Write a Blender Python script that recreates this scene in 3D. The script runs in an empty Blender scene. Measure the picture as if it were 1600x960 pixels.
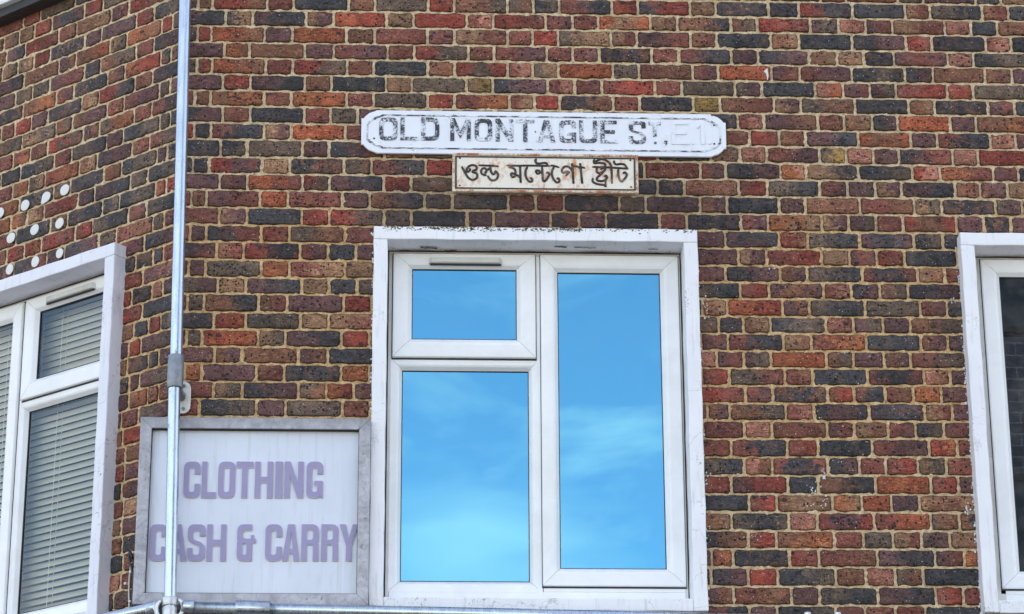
import bpy, bmesh, math, random
import numpy as np
from mathutils import Matrix, Vector
random.seed(7); rs = np.random.RandomState(11)
S = bpy.context.scene
COL = S.collection
rad = math.radians

# ------------------------------------------------------------------ camera
F_PX = 4221.34                       # focal length in pixels of the 1600 px wide photograph
CAM = np.array([0.79128, -10.28644, 1.600])
PIT, ROL, YAW = 0.35134, -0.00409, -0.03965
ZOFF = 6.77127                       # height of the topmost mortar bed above the street
LANG = 0.7121                        # how far the left wall turns away
CORN = np.array([-0.17235, 0.0, 0.0])
def _rx(a): c, s = math.cos(a), math.sin(a); return np.array([[1,0,0],[0,c,-s],[0,s,c]])
def _rz(a): c, s = math.cos(a), math.sin(a); return np.array([[c,-s,0],[s,c,0],[0,0,1]])
RC = _rz(YAW) @ _rx(math.pi/2 + PIT) @ _rz(ROL)
cd = bpy.data.cameras.new("camera"); cam = bpy.data.objects.new("camera", cd); COL.objects.link(cam)
M = np.eye(4); M[:3,:3] = RC; M[:3,3] = CAM
cam.matrix_world = Matrix(M.tolist())
cd.sensor_fit = 'HORIZONTAL'; cd.sensor_width = 36; cd.lens = 36*F_PX/1600
cd.clip_start = 0.1; cd.clip_end = 3000
S.camera = cam

# ------------------------------------------------------------------ sky, sun, exposure
SUN_EL, SUN_AZ = rad(46), rad(24)    # behind the building, a little to the right
w = bpy.data.worlds.new("World"); S.world = w; w.use_nodes = True
nt = w.node_tree; nt.nodes.clear()
def NN(t, typ, **k):
    n = t.nodes.new(typ)
    for a, b in k.items(): setattr(n, a, b)
    return n
sky = NN(nt, 'ShaderNodeTexSky', sky_type='NISHITA', sun_disc=False)
sky.sun_elevation = SUN_EL; sky.sun_rotation = SUN_AZ
sky.air_density = 1.0; sky.dust_density = 0.4; sky.ozone_density = 2.0
tc = NN(nt, 'ShaderNodeTexCoord'); mp = NN(nt, 'ShaderNodeMapping'); mp.inputs['Scale'].default_value = (3.0, 3.0, 9.5); mp.inputs['Rotation'].default_value = (0.0, -0.45, 0.0)
no = NN(nt, 'ShaderNodeTexNoise'); no.inputs['Scale'].default_value = 2.1; no.inputs['Detail'].default_value = 7; no.inputs['Roughness'].default_value = .55; no.inputs['Distortion'].default_value = .7
cr = NN(nt, 'ShaderNodeValToRGB'); cr.color_ramp.elements[0].position = .50; cr.color_ramp.elements[1].position = .80
mx = NN(nt, 'ShaderNodeMix', data_type='RGBA'); mx.inputs[7].default_value = (7.6, 6.6, 6.5, 1)
mu = NN(nt, 'ShaderNodeMath', operation='MULTIPLY'); mu.inputs[1].default_value = .85
bg = NN(nt, 'ShaderNodeBackground'); bg.inputs['Strength'].default_value = 0.13
wo = NN(nt, 'ShaderNodeOutputWorld')
L = nt.links.new
L(tc.outputs['Generated'], mp.inputs[0]); L(mp.outputs[0], no.inputs['Vector']); L(no.outputs[0], cr.inputs[0])
sb = NN(nt, 'ShaderNodeVectorMath', operation='SUBTRACT'); sb.inputs[1].default_value = (.024, -.965, .256); L(tc.outputs['Generated'], sb.inputs[0])
sm_ = NN(nt, 'ShaderNodeVectorMath', operation='MULTIPLY'); sm_.inputs[1].default_value = (1., .3, 1.7); L(sb.outputs[0], sm_.inputs[0])
ln = NN(nt, 'ShaderNodeVectorMath', operation='LENGTH'); L(sm_.outputs[0], ln.inputs[0])
no2 = NN(nt, 'ShaderNodeTexNoise'); no2.inputs['Scale'].default_value = 5.5; no2.inputs['Detail'].default_value = 6; no2.inputs['Distortion'].default_value = .6; L(mp.outputs[0], no2.inputs['Vector'])
a1 = NN(nt, 'ShaderNodeMath', operation='MULTIPLY_ADD'); a1.inputs[1].default_value = .085; L(no2.outputs[0], a1.inputs[0]); L(ln.outputs['Value'], a1.inputs[2])
cr2 = NN(nt, 'ShaderNodeValToRGB'); cr2.color_ramp.elements[0].position = .03; cr2.color_ramp.elements[0].color = (.66,.66,.66,1); cr2.color_ramp.elements[1].position = .105; cr2.color_ramp.elements[1].color = (0,0,0,1); L(a1.outputs[0], cr2.inputs[0])
mm = NN(nt, 'ShaderNodeMath', operation='MAXIMUM'); L(mu.outputs[0], mm.inputs[0]); L(cr2.outputs[0], mm.inputs[1])
L(cr.outputs[0], mu.inputs[0]); L(mm.outputs[0], mx.inputs[0]); L(sky.outputs[0], mx.inputs[6]); L(mx.outputs[2], bg.inputs[0]); L(bg.outputs[0], wo.inputs[0])
sd = bpy.data.lights.new("sun", 'SUN'); sd.energy = 3.0; sd.angle = rad(.53); sd.color = (1, .95, .86)
so = bpy.data.objects.new("sun", sd); COL.objects.link(so)
dvec = Vector((math.sin(SUN_AZ)*math.cos(SUN_EL), math.cos(SUN_AZ)*math.cos(SUN_EL), math.sin(SUN_EL)))
so.rotation_euler = dvec.to_track_quat('Z', 'Y').to_euler()
S.view_settings.view_transform = 'Standard'; S.view_settings.look = 'None'
S.view_settings.exposure = 2.02; S.view_settings.gamma = 1; S.view_settings.use_white_balance = True; S.view_settings.white_balance_temperature = 7700; S.view_settings.white_balance_tint = 11; S.view_settings.use_curve_mapping = False
S.cycles.max_bounces = 8; S.cycles.transparent_max_bounces = 12

# ------------------------------------------------------------------ photo pixel -> point on a wall
A2 = np.array([math.cos(LANG), -math.sin(LANG), 0]); N2 = np.array([math.sin(LANG), math.cos(LANG), 0])
A1 = np.array([1., 0, 0]); N1 = np.array([0., 1, 0])
def unp(x, y, off=0., left=False):   # returns (along wall, height) on the wall's plane moved 'off' into the wall
    d = RC @ np.array([(x-800)/F_PX, (480-y)/F_PX, -1.])
    O, X, N = (CORN, A2, N2) if left else (np.zeros(3), A1, N1)
    t = (off - (CAM-O) @ N) / (d @ N)
    q = CAM + t*d - O
    return float(q @ X), float(q[2])
def prj(u, z, off=0., left=False):
    O, X, N = (CORN, A2, N2) if left else (np.zeros(3), A1, N1)
    q = RC.T @ (O + u*X + off*N + np.array([0, 0, z]) - CAM)
    return 800 + F_PX*q[0]/-q[2], 480 - F_PX*q[1]/-q[2]

# ------------------------------------------------------------------ object helpers
def tag(o, label=None, cat=None, group=None, kind=None):
    if label: o['label'] = label
    if cat: o['category'] = cat
    if group: o['group'] = group
    if kind: o['kind'] = kind
    return o
def empty(name, loc=(0,0,0), rz=0, parent=None):
    o = bpy.data.objects.new(name, None); COL.objects.link(o); o.location = loc; o.rotation_euler = (0,0,rz); o.parent = parent
    o.empty_display_size = .1
    return o
def link(name, me, mat, parent=None, loc=(0,0,0), rz=0, smooth=False):
    o = bpy.data.objects.new(name, me); COL.objects.link(o)
    if mat: me.materials.append(mat)
    o.location = loc; o.rotation_euler = (0,0,rz); o.parent = parent
    if smooth: me.polygons.foreach_set('use_smooth', [True]*len(me.polygons))
    return o
class MB:
    def __init__(s): s.v = []; s.f = []
    def box(s, x0, x1, y0, y1, z0, z1):
        b = len(s.v)
        s.v += [(x0,y0,z0),(x1,y0,z0),(x1,y1,z0),(x0,y1,z0),(x0,y0,z1),(x1,y0,z1),(x1,y1,z1),(x0,y1,z1)]
        s.f += [(b,b+3,b+2,b+1),(b+4,b+5,b+6,b+7),(b,b+1,b+5,b+4),(b+1,b+2,b+6,b+5),(b+2,b+3,b+7,b+6),(b+3,b,b+4,b+7)]
        return s
    def quad(s, *p):
        b = len(s.v); s.v += list(p); s.f.append(tuple(range(b, b+len(p)))); return s
    def tube(s, p0, p1, r, n=24, r2=None, caps=True):
        p0 = Vector(p0); p1 = Vector(p1); r2 = r if r2 is None else r2
        q = (p1-p0).to_track_quat('Z', 'Y'); b = len(s.v)
        for p, rr in ((p0, r), (p1, r2)):
            for k in range(n):
                a = 2*math.pi*k/n; s.v.append(tuple(p + q @ Vector((rr*math.cos(a), rr*math.sin(a), 0))))
        for k in range(n): s.f.append((b+k, b+(k+1) % n, b+n+(k+1) % n, b+n+k))
        if caps: s.f.append(tuple(b+n-1-k for k in range(n))); s.f.append(tuple(b+n+k for k in range(n)))
        return s
    def path(s, pts, r, n=8, flat=1.):
        rings = []
        for i, p in enumerate(pts):
            p = Vector(p); a = Vector(pts[max(i-1, 0)]); c = Vector(pts[min(i+1, len(pts)-1)])
            t = (c-a).normalized(); side = t.cross(Vector((0,1,0))); side = side.normalized() if side.length > 1e-4 else Vector((1,0,0)); up = side.cross(t).normalized()
            rr = r[i] if isinstance(r, (list, tuple)) else r
            rings.append(len(s.v))
            for k in range(n):
                an = 2*math.pi*k/n; s.v.append(tuple(p + side*rr*math.cos(an) + up*rr*flat*math.sin(an)))
        for a, b in zip(rings, rings[1:]):
            for k in range(n): s.f.append((a+k, a+(k+1) % n, b+(k+1) % n, b+k))
        s.f.append(tuple(rings[0]+n-1-k for k in range(n))); s.f.append(tuple(rings[-1]+k for k in range(n)))
        return s
    def ring(s, x0, z0, x1, z1, prof, gap=.0006):
        # mitred frame; prof = [(inset, y), ...] from the outer back edge round to the inner edge
        def sides(i):
            return [((x0+i, z0+i), (x1-i, z0+i)), ((x1-i, z0+i), (x1-i, z1-i)), ((x1-i, z1-i), (x0+i, z1-i)), ((x0+i, z1-i), (x0+i, z0+i))]
        for k in range(4):
            b = len(s.v)
            for i, y in prof:
                (ax, az), (bx, bz) = sides(i)[k]
                dx, dz = bx-ax, bz-az; l = math.hypot(dx, dz); dx /= l; dz /= l
                s.v += [(ax+dx*gap, y, az+dz*gap), (bx-dx*gap, y, bz-dz*gap)]
            for j in range(len(prof)-1):
                c = b+2*j; s.f.append((c, c+1, c+3, c+2))
        return s
    def mesh(s, name, bevel=0, seg=2, merge=False):
        me = bpy.data.meshes.new(name); me.from_pydata([tuple(map(float, v)) for v in s.v], [], s.f); me.update()
        bm = bmesh.new(); bm.from_mesh(me)
        if bevel: bmesh.ops.bevel(bm, geom=[e for e in bm.edges if len(e.link_faces) == 2 and e.calc_face_angle(0) > .6], offset=bevel, segments=seg, affect='EDGES', profile=.5)
        bmesh.ops.recalc_face_normals(bm, faces=bm.faces)
        bm.to_mesh(me); bm.free(); return me
    def build(s, name, mat, parent=None, bevel=0, seg=2, smooth=False, loc=(0,0,0), rz=0):
        return link(name, s.mesh(name, bevel, seg), mat, parent, loc, rz, smooth)
def poly_mesh(name, loops, depth, y=0., bevel=0.):
    """outlines (in x,z) with holes, filled and given thickness; the front face sits at y-depth"""
    cu = bpy.data.curves.new('tmp', 'CURVE'); cu.dimensions = '2D'; cu.fill_mode = 'BOTH'; cu.extrude = max(depth/2-bevel, 1e-4); cu.bevel_depth = bevel; cu.bevel_resolution = 1
    if bevel: cu.offset = -bevel
    for lp in loops:
        sp = cu.splines.new('POLY'); sp.points.add(len(lp)-1); sp.use_cyclic_u = True
        for p, q in zip(sp.points, lp): p.co = (q[0], q[1], 0, 1)
    ob = bpy.data.objects.new('tmp', cu); COL.objects.link(ob)
    dg = bpy.context.evaluated_depsgraph_get(); me = bpy.data.meshes.new_from_object(ob.evaluated_get(dg))
    bpy.data.objects.remove(ob); bpy.data.curves.remove(cu)
    me.name = name
    for v in me.vertices: v.co = (v.co.x, y - depth/2 - v.co.z, v.co.y)
    bm = bmesh.new(); bm.from_mesh(me); bmesh.ops.remove_doubles(bm, verts=bm.verts, dist=1e-6); bmesh.ops.recalc_face_normals(bm, faces=bm.faces); bm.to_mesh(me); bm.free()
    return me
def join_meshes(name, ms):
    bm = bmesh.new()
    for m in ms: bm.from_mesh(m)
    me = bpy.data.meshes.new(name); bm.to_mesh(me); bm.free()
    for m in ms: bpy.data.meshes.remove(m)
    return me
def fillet(pts, rad_, n=5):
    """round the corners of a closed outline; rad_ = one radius or one per corner"""
    out = []; N = len(pts)
    for i, p in enumerate(pts):
        r = rad_[i] if isinstance(rad_, (list, tuple)) else rad_
        if r <= 0: out.append(p); continue
        a = Vector(pts[i-1]) - Vector(p); b = Vector(pts[(i+1) % N]) - Vector(p); p = Vector(p)
        ang = a.angle(b); t = min(r/math.tan(ang/2), a.length*.499, b.length*.499); 
        pa = p + a.normalized()*t; pb = p + b.normalized()*t
        for k in range(n+1):
            u = k/n; out.append(tuple(pa*(1-u)**2 + p*2*u*(1-u) + pb*u*u))
    return out

# ------------------------------------------------------------------ materials
def srgb(r, g, b): return tuple(((c/255)/12.92 if c/255 <= .04045 else ((c/255+.055)/1.055)**2.4) for c in (r, g, b))
class MT:
    def __init__(s, name):
        s.m = bpy.data.materials.new(name); s.m.use_nodes = True; s.t = s.m.node_tree; s.p = s.t.nodes['Principled BSDF']; s.out = s.t.nodes['Material Output']
        s.tc = s.n('ShaderNodeTexCoord'); s.vec = s.tc.outputs['Object']
    def n(s, typ, **k): return NN(s.t, typ, **k)
    def l(s, a, b): s.t.links.new(a, b)
    def mapping(s, sc=(1,1,1), vec=None, loc=(0,0,0)):
        m = s.n('ShaderNodeMapping'); m.inputs['Scale'].default_value = sc; m.inputs['Location'].default_value = loc; s.l(vec or s.vec, m.inputs[0]); return m.outputs[0]
    def noise(s, scale, detail=4, rough=.55, dist=0., vec=None, loc=None):
        n = s.n('ShaderNodeTexNoise'); n.inputs['Scale'].default_value = scale; n.inputs['Detail'].default_value = detail; n.inputs['Roughness'].default_value = rough; n.inputs['Distortion'].default_value = dist
        s.l(vec or s.vec, n.inputs['Vector']); return n.outputs['Fac']
    def voro(s, scale, feature='F1', out='Distance', vec=None, rnd=1.):
        n = s.n('ShaderNodeTexVoronoi', feature=feature); n.inputs['Scale'].default_value = scale; n.inputs['Randomness'].default_value = rnd; s.l(vec or s.vec, n.inputs['Vector']); return n.outputs[out]
    def ramp(s, fac, stops):
        r = s.n('ShaderNodeValToRGB'); e = r.color_ramp.elements
        while len(e) < len(stops): e.new(.5)
        for q, (p, c) in zip(e, stops):
            q.position = p; q.color = (c, c, c, 1) if not isinstance(c, tuple) else (*c, 1)
        s.l(fac, r.inputs[0]); return r.outputs[0]
    def math(s, op, a, b=None, clamp=False):
        n = s.n('ShaderNodeMath', operation=op, use_clamp=clamp)
        for k, q in enumerate((a, b)):
            if q is None: continue
            if isinstance(q, (int, float)): n.inputs[k].default_value = q
            else: s.l(q, n.inputs[k])
        return n.outputs[0]
    def mix(s, fac, a, b, blend='MIX'):
        n = s.n('ShaderNodeMix', data_type='RGBA', blend_type=blend)
        for k, q in ((0, fac), (6, a), (7, b)):
            if isinstance(q, tuple): n.inputs[k].default_value = (*q[:3], 1)
            elif isinstance(q, (int, float)): n.inputs[k].default_value = q
            else: s.l(q, n.inputs[k])
        return n.outputs[2]
    def bump(s, h, strength=.4, dist=.002, chain=None):
        b = s.n('ShaderNodeBump'); b.inputs['Strength'].default_value = strength; b.inputs['Distance'].default_value = dist; s.l(h, b.inputs['Height'])
        if chain is not None: s.l(chain, b.inputs['Normal'])
        return b.outputs[0]
    def fin(s, color=None, rough=.6, metal=0., normal=None, spec=.5):
        P = s.p
        if color is not None:
            if isinstance(color, tuple): P.inputs['Base Color'].default_value = (*color[:3], 1)
            else: s.l(color, P.inputs['Base Color'])
        if isinstance(rough, (int, float)): P.inputs['Roughness'].default_value = rough
        else: s.l(rough, P.inputs['Roughness'])
        if isinstance(metal, (int, float)): P.inputs['Metallic'].default_value = metal
        else: s.l(metal, P.inputs['Metallic'])
        P.inputs['Specular IOR Level'].default_value = spec
        if normal is not None: s.l(normal, P.inputs['Normal'])
        return s.m

def mat_brick():
    m = MT('brick')
    def att(n): a = m.n('ShaderNodeAttribute'); a.attribute_name = n; return a
    ca, cb, aux = att('ca'), att('cb'), att('aux')
    sep = m.n('ShaderNodeSeparateColor'); m.l(aux.outputs['Color'], sep.inputs[0])
    t, rnd, edge = sep.outputs[0], sep.outputs[1], sep.outputs[2]
    off = m.n('ShaderNodeCombineXYZ'); m.l(m.math('MULTIPLY', rnd, 37.), off.inputs[1]); m.l(m.math('MULTIPLY', rnd, 11.), off.inputs[0])
    va = m.n('ShaderNodeVectorMath', operation='ADD'); m.l(m.vec, va.inputs[0]); m.l(off.outputs[0], va.inputs[1]); v = va.outputs[0]
    n1 = m.noise(28, 6, .62, .9, v)
    fac = m.math('ADD', t, m.math('MULTIPLY', m.math('SUBTRACT', n1, .5), 3.2))
    fac = m.ramp(fac, [(.25, 0.), (.80, 1.)])
    base = m.mix(fac, ca.outputs['Color'], cb.outputs['Color'])
    vs = m.mapping((1., 1., 2.6), v)
    n2 = m.noise(34, 7, .68, 1.6, vs)
    val = m.ramp(n2, [(.26, .36), (.45, .88), (.56, 1.3), (.70, 2.2)])
    base = m.mix(1., base, val, 'MULTIPLY')
    # ochre bloom and grey scum that old stocks carry
    n3 = m.noise(17, 5, .6, .4, m.mapping((1,1,1), v, (3.1,.7,9.)))
    base = m.mix(m.math('MULTIPLY', m.ramp(n3, [(.52, 0.), (.70, 1.)]), .26), base, srgb(150, 118, 92))
    # burnt pits
    vd = m.voro(95, vec=v); vc = m.voro(95, out='Color', vec=v)
    sp = m.n('ShaderNodeSeparateColor'); m.l(vc, sp.inputs[0])
    thr = m.math('MULTIPLY', m.math('GREATER_THAN', sp.outputs[0], .68), m.math('MULTIPLY', sp.outputs[1], .55))
    pit = m.math('LESS_THAN', m.math('ADD', vd, m.math('MULTIPLY', m.math('SUBTRACT', n2, .5), .35)), thr)
    base = m.mix(m.math('MULTIPLY', pit, .92), base, srgb(24, 22, 26))
    vd2 = m.voro(24, vec=m.mapping((1,1,1.5), v)); vc2 = m.voro(24, out='Color', vec=m.mapping((1,1,1.5), v)); sp2 = m.n('ShaderNodeSeparateColor'); m.l(vc2, sp2.inputs[0])
    pit2 = m.math('LESS_THAN', m.math('ADD', vd2, m.math('MULTIPLY', m.math('SUBTRACT', n2, .5), .3)), m.math('MULTIPLY', m.math('GREATER_THAN', sp2.outputs[0], .86), .28))
    base = m.mix(m.math('MULTIPLY', pit2, .75), base, srgb(40, 42, 50))
    # creases of the hand-thrown face
    n4 = m.noise(16, 4, .6, 3.2, m.mapping((1,1,2.2), v))
    cre = m.ramp(m.math('ABSOLUTE', m.math('SUBTRACT', n4, .5)), [(.0, 1.), (.022, 0.)])
    crm = m.math('MULTIPLY', cre, m.ramp(m.noise(11, 2, .5, 0, v), [(.42, 0.), (.54, 1.)]))
    base = m.mix(m.math('MULTIPLY', crm, .9), base, srgb(40, 30, 30))
    # lime specks
    ws = m.voro(150, vec=v); wc = m.voro(150, out='Color', vec=v); sp3 = m.n('ShaderNodeSeparateColor'); m.l(wc, sp3.inputs[0])
    wh = m.math('LESS_THAN', ws, m.math('MULTIPLY', m.math('GREATER_THAN', sp3.outputs[2], .968), .28))
    base = m.mix(m.math('MULTIPLY', wh, .8), base, srgb(205, 200, 195))
    fin_n = m.noise(240, 3, .6, 0, v)
    base = m.mix(1., base, m.ramp(fin_n, [(.3, .5), (.7, 1.5)]), 'MULTIPLY')
    # arris shadow painted into the colour of the brick rims
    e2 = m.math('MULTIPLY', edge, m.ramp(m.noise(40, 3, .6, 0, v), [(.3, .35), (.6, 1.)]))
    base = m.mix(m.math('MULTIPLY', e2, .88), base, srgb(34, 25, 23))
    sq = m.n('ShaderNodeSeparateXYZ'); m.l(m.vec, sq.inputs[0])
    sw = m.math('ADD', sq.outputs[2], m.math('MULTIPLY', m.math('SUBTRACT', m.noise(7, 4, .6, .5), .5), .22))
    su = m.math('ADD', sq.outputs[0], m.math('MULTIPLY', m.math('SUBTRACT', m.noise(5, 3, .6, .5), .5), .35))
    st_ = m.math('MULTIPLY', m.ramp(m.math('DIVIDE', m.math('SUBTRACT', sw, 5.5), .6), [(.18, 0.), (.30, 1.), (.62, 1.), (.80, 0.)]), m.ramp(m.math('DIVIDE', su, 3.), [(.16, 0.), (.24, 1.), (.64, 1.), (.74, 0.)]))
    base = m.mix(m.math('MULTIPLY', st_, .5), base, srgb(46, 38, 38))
    h = m.math('SUBTRACT', m.math('SUBTRACT', m.math('ADD', m.math('MULTIPLY', n2, .8), m.math('MULTIPLY', fin_n, .35)), m.math('MULTIPLY', pit, .8)), m.math('MULTIPLY', crm, .7))
    return m.fin(base, .78, 0, m.bump(h, .8, .004), .35)
def mat_mortar():
    m = MT('mortar')
    v = m.vec
    sepx = m.n('ShaderNodeSeparateXYZ'); m.l(v, sepx.inputs[0])
    n0 = m.noise(1.3, 3, .5, 0, v)
    # a band through the middle was repointed in an orange sand
    zz = m.math('ADD', sepx.outputs[2], m.math('MULTIPLY', m.math('SUBTRACT', n0, .5), .55))
    zn = m.math('DIVIDE', m.math('SUBTRACT', zz, 4.0), 3.0)
    band = m.ramp(zn, [(.20, .25), (.27, 1.), (.56, 1.), (.62, .05)])
    n1 = m.noise(60, 5, .65, .4, v)
    a = m.ramp(n1, [(.3, srgb(158, 132, 104)), (.5, srgb(214, 188, 150)), (.72, srgb(242, 222, 190))])
    b = m.ramp(n1, [(.3, srgb(150, 114, 78)), (.5, srgb(212, 174, 126)), (.72, srgb(240, 212, 170))])
    c = m.mix(band, a, b)
    n2 = m.noise(9, 5, .6, .6, v)
    c = m.mix(m.ramp(n2, [(.60, 0.), (.80, .45)]), c, srgb(120, 102, 78))
    vd = m.voro(260, vec=v); c = m.mix(m.math('MULTIPLY', m.math('LESS_THAN', vd, .18), .5), c, srgb(226, 214, 190))
    n3 = m.noise(300, 4, .7, 0, v)
    c = m.mix(1., c, m.ramp(n3, [(.3, .62), (.7, 1.35)]), 'MULTIPLY')
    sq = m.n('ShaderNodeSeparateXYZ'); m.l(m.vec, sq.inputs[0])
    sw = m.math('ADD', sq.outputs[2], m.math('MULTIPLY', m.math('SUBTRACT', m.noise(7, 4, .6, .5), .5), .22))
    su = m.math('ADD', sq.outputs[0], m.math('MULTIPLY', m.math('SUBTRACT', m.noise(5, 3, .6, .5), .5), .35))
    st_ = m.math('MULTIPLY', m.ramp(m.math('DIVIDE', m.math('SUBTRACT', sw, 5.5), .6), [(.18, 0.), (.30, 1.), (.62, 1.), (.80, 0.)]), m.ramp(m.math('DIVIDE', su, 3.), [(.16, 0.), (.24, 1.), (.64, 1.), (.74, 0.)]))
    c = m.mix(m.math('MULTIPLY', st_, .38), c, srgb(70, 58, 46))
    return m.fin(c, .95, 0, m.bump(m.math('ADD', n1, n3), 1., .004), .15)
def mat_plain_brick(name, c1, c2, mortar, bw=.225, bh=.075):
    m = MT(name); b = m.n('ShaderNodeTexBrick')
    sx = m.n('ShaderNodeSeparateXYZ'); m.l(m.vec, sx.inputs[0]); cx = m.n('ShaderNodeCombineXYZ'); m.l(m.math('ADD', sx.outputs[0], sx.outputs[1]), cx.inputs[0]); m.l(sx.outputs[2], cx.inputs[1])
    m.l(cx.outputs[0], b.inputs['Vector'])
    b.inputs['Scale'].default_value = 1; b.inputs['Brick Width'].default_value = bw; b.inputs['Row Height'].default_value = bh; b.inputs['Mortar Size'].default_value = .006
    b.inputs['Color1'].default_value = (*c1, 1); b.inputs['Color2'].default_value = (*c2, 1); b.inputs['Mortar'].default_value = (*mortar, 1)
    return m.fin(m.mix(1., b.outputs[0], m.ramp(m.noise(12, 5), [(.3, .6), (.7, 1.3)]), 'MULTIPLY'), .85)
def mat_white_paint(name, base, chips=.5, dirt=.5, rough=.55):
    m = MT(name)
    n1 = m.noise(6, 5, .6, .3)
    c = m.mix(m.ramp(n1, [(.35, 0.), (.75, .5)]), base, tuple(x*.82 for x in base))
    # flaked spots
    n2 = m.noise(90, 5, .7, .8); n3 = m.noise(7, 3, .5)
    k = m.math('ADD', m.math('MULTIPLY', n2, 1.), m.math('MULTIPLY', m.math('SUBTRACT', n3, .5), .5))
    chip = m.ramp(k, [(.70-.04*chips, 0.), (.715-.04*chips, 1.)])
    c = m.mix(m.math('MULTIPLY', chip, .8*min(1, chips*1.6)), c, srgb(98, 92, 88))
    # hairline cracks
    ve = m.voro(5.5, 'DISTANCE_TO_EDGE', vec=m.mapping((1,1,1)))
    vn = m.n('ShaderNodeTexVoronoi', feature='DISTANCE_TO_EDGE'); vn.inputs['Scale'].default_value = 4.2
    dis = m.n('ShaderNodeVectorMath', operation='ADD'); nn = m.n('ShaderNodeTexNoise'); nn.inputs['Scale'].default_value = 16; nn.inputs['Detail'].default_value = 5
    sc = m.n('ShaderNodeVectorMath', operation='SCALE'); sc.inputs['Scale'].default_value = .09; m.l(m.vec, nn.inputs['Vector']); m.l(nn.outputs['Color'], sc.inputs[0]); m.l(m.vec, dis.inputs[0]); m.l(sc.outputs[0], dis.inputs[1]); m.l(dis.outputs[0], vn.inputs['Vector'])
    crk = m.math('MULTIPLY', m.ramp(vn.outputs['Distance'], [(.0, 1.), (.006, 0.)]), m.ramp(m.noise(2.6, 2), [(.50, 0.), (.56, 1.)]))
    c = m.mix(m.math('MULTIPLY', crk, .55*dirt), c, srgb(90, 84, 82))
    # rain streaks and grime
    st = m.noise(14, 4, .6, .2, m.mapping((3.5, 1, .35)))
    c = m.mix(m.math('MULTIPLY', m.ramp(st, [(.56, 0.), (.76, 1.)]), .45*dirt), c, srgb(140, 134, 128))
    return m.fin(c, rough, 0, m.bump(m.math('SUBTRACT', m.math('MULTIPLY', n2, .3), m.math('ADD', chip, crk)), .35, .002), .4)
def mat_upvc(name='upvc', dirt=.22, base=(.88,.89,.90)):
    m = MT(name); n = m.noise(5, 6, .65, .3); n2 = m.noise(130, 3, .6)
    c = m.mix(m.math('MULTIPLY', m.ramp(n, [(.42, 0.), (.78, 1.)]), dirt), base, srgb(170, 160, 148))
    c = m.mix(m.math('MULTIPLY', m.ramp(n2, [(.66, 0.), (.72, 1.)]), dirt*.8), c, srgb(120, 112, 104))
    return m.fin(c, .38, 0, m.bump(n, .05, .002), .5)
def mat_simple(name, c, rough=.6, metal=0., var=.25, sc=25, spec=.5, bump=.15):
    m = MT(name); n = m.noise(sc, 5, .6, .3)
    return m.fin(m.mix(1., tuple(c), m.ramp(n, [(.25, 1-var), (.75, 1+var)]), 'MULTIPLY'), rough, metal, m.bump(n, bump, .002), spec)
def mat_galv(name, dark=1.):
    m = MT(name); v = m.mapping((1,1,.12)); n = m.noise(60, 5, .6, .4, v); vc = m.voro(70, out='Distance')
    c = m.mix(1., tuple(x*dark for x in (.50,.56,.62)), m.ramp(n, [(.3, .8), (.7, 1.12)]), 'MULTIPLY')
    sp = m.noise(38, 4, .7, 1.); c = m.mix(m.ramp(sp, [(.64, 0.), (.70, .75)]), c, srgb(105, 100, 98))
    return m.fin(c, m.ramp(n, [(.3, .2), (.7, .38)]), .95, m.bump(vc, .06, .002), .5)
def mat_chipped(name, topc, under, thr=.5, w=.03, vsc=(1,1,1.7)):
    m = MT(name); n = m.noise(120, 5, .7, 1.1, m.mapping(vsc)); n2 = m.noise(18, 3, .6)
    k = m.math('ADD', n, m.math('MULTIPLY', m.math('SUBTRACT', n2, .5), .7))
    f = m.ramp(k, [(thr-w, 0.), (thr+w, 1.)])
    return m.fin(m.mix(f, topc, under), .55, 0, m.bump(f, .5, .001), .4)
def mat_glass(name, tint, refl, rough=.01, through=.6, dust=.0):
    m = MT(name); m.t.nodes.remove(m.p)
    g = m.n('ShaderNodeBsdfGlossy'); g.inputs['Color'].default_value = (*tint, 1); g.inputs['Roughness'].default_value = rough
    tr = m.n('ShaderNodeBsdfTransparent'); tr.inputs['Color'].default_value = (through, through*1.02, through*1.0, 1)
    ms = m.n('ShaderNodeMixShader'); fr = m.n('ShaderNodeLayerWeight'); fr.inputs['Blend'].default_value = .12
    f = m.math('ADD', m.math('MULTIPLY', fr.outputs['Fresnel'], 1.), refl, True)
    m.l(f, ms.inputs[0]); m.l(tr.outputs[0], ms.inputs[1]); m.l(g.outputs[0], ms.inputs[2])
    n = m.noise(1.4, 2, .4); m.l(m.bump(n, .05, .01), g.inputs['Normal'])
    last = ms.outputs[0]
    if dust:
        df = m.n('ShaderNodeBsdfDiffuse'); df.inputs['Color'].default_value = (.55,.53,.5,1); m2 = m.n('ShaderNodeMixShader')
        m.l(m.math('MULTIPLY', m.ramp(m.noise(9, 5, .65), [(.4, 0.), (.8, 1.)]), dust), m2.inputs[0]); m.l(last, m2.inputs[1]); m.l(df.outputs[0], m2.inputs[2]); last = m2.outputs[0]
    m.l(last, m.out.inputs['Surface']); return m.m
def mat_rusty_plate():
    m = MT('rust_stained_enamel')
    n = m.noise(13, 5, .62, .6); n2 = m.noise(45, 5, .65, .5, m.mapping((1.5,1,.6)))
    k = m.math('ADD', m.math('MULTIPLY', n, .65), m.math('MULTIPLY', n2, .45))
    c = m.mix(m.ramp(k, [(.56, 0.), (.63, .45), (.72, 1.)]), (.82,.76,.66), srgb(206, 126, 58))
    c = m.mix(m.ramp(m.noise(60, 4, .7), [(.68, 0.), (.74, .8)]), c, srgb(110, 66, 36))
    return m.fin(c, .5, 0, m.bump(n2, .15, .001), .4)

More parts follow.
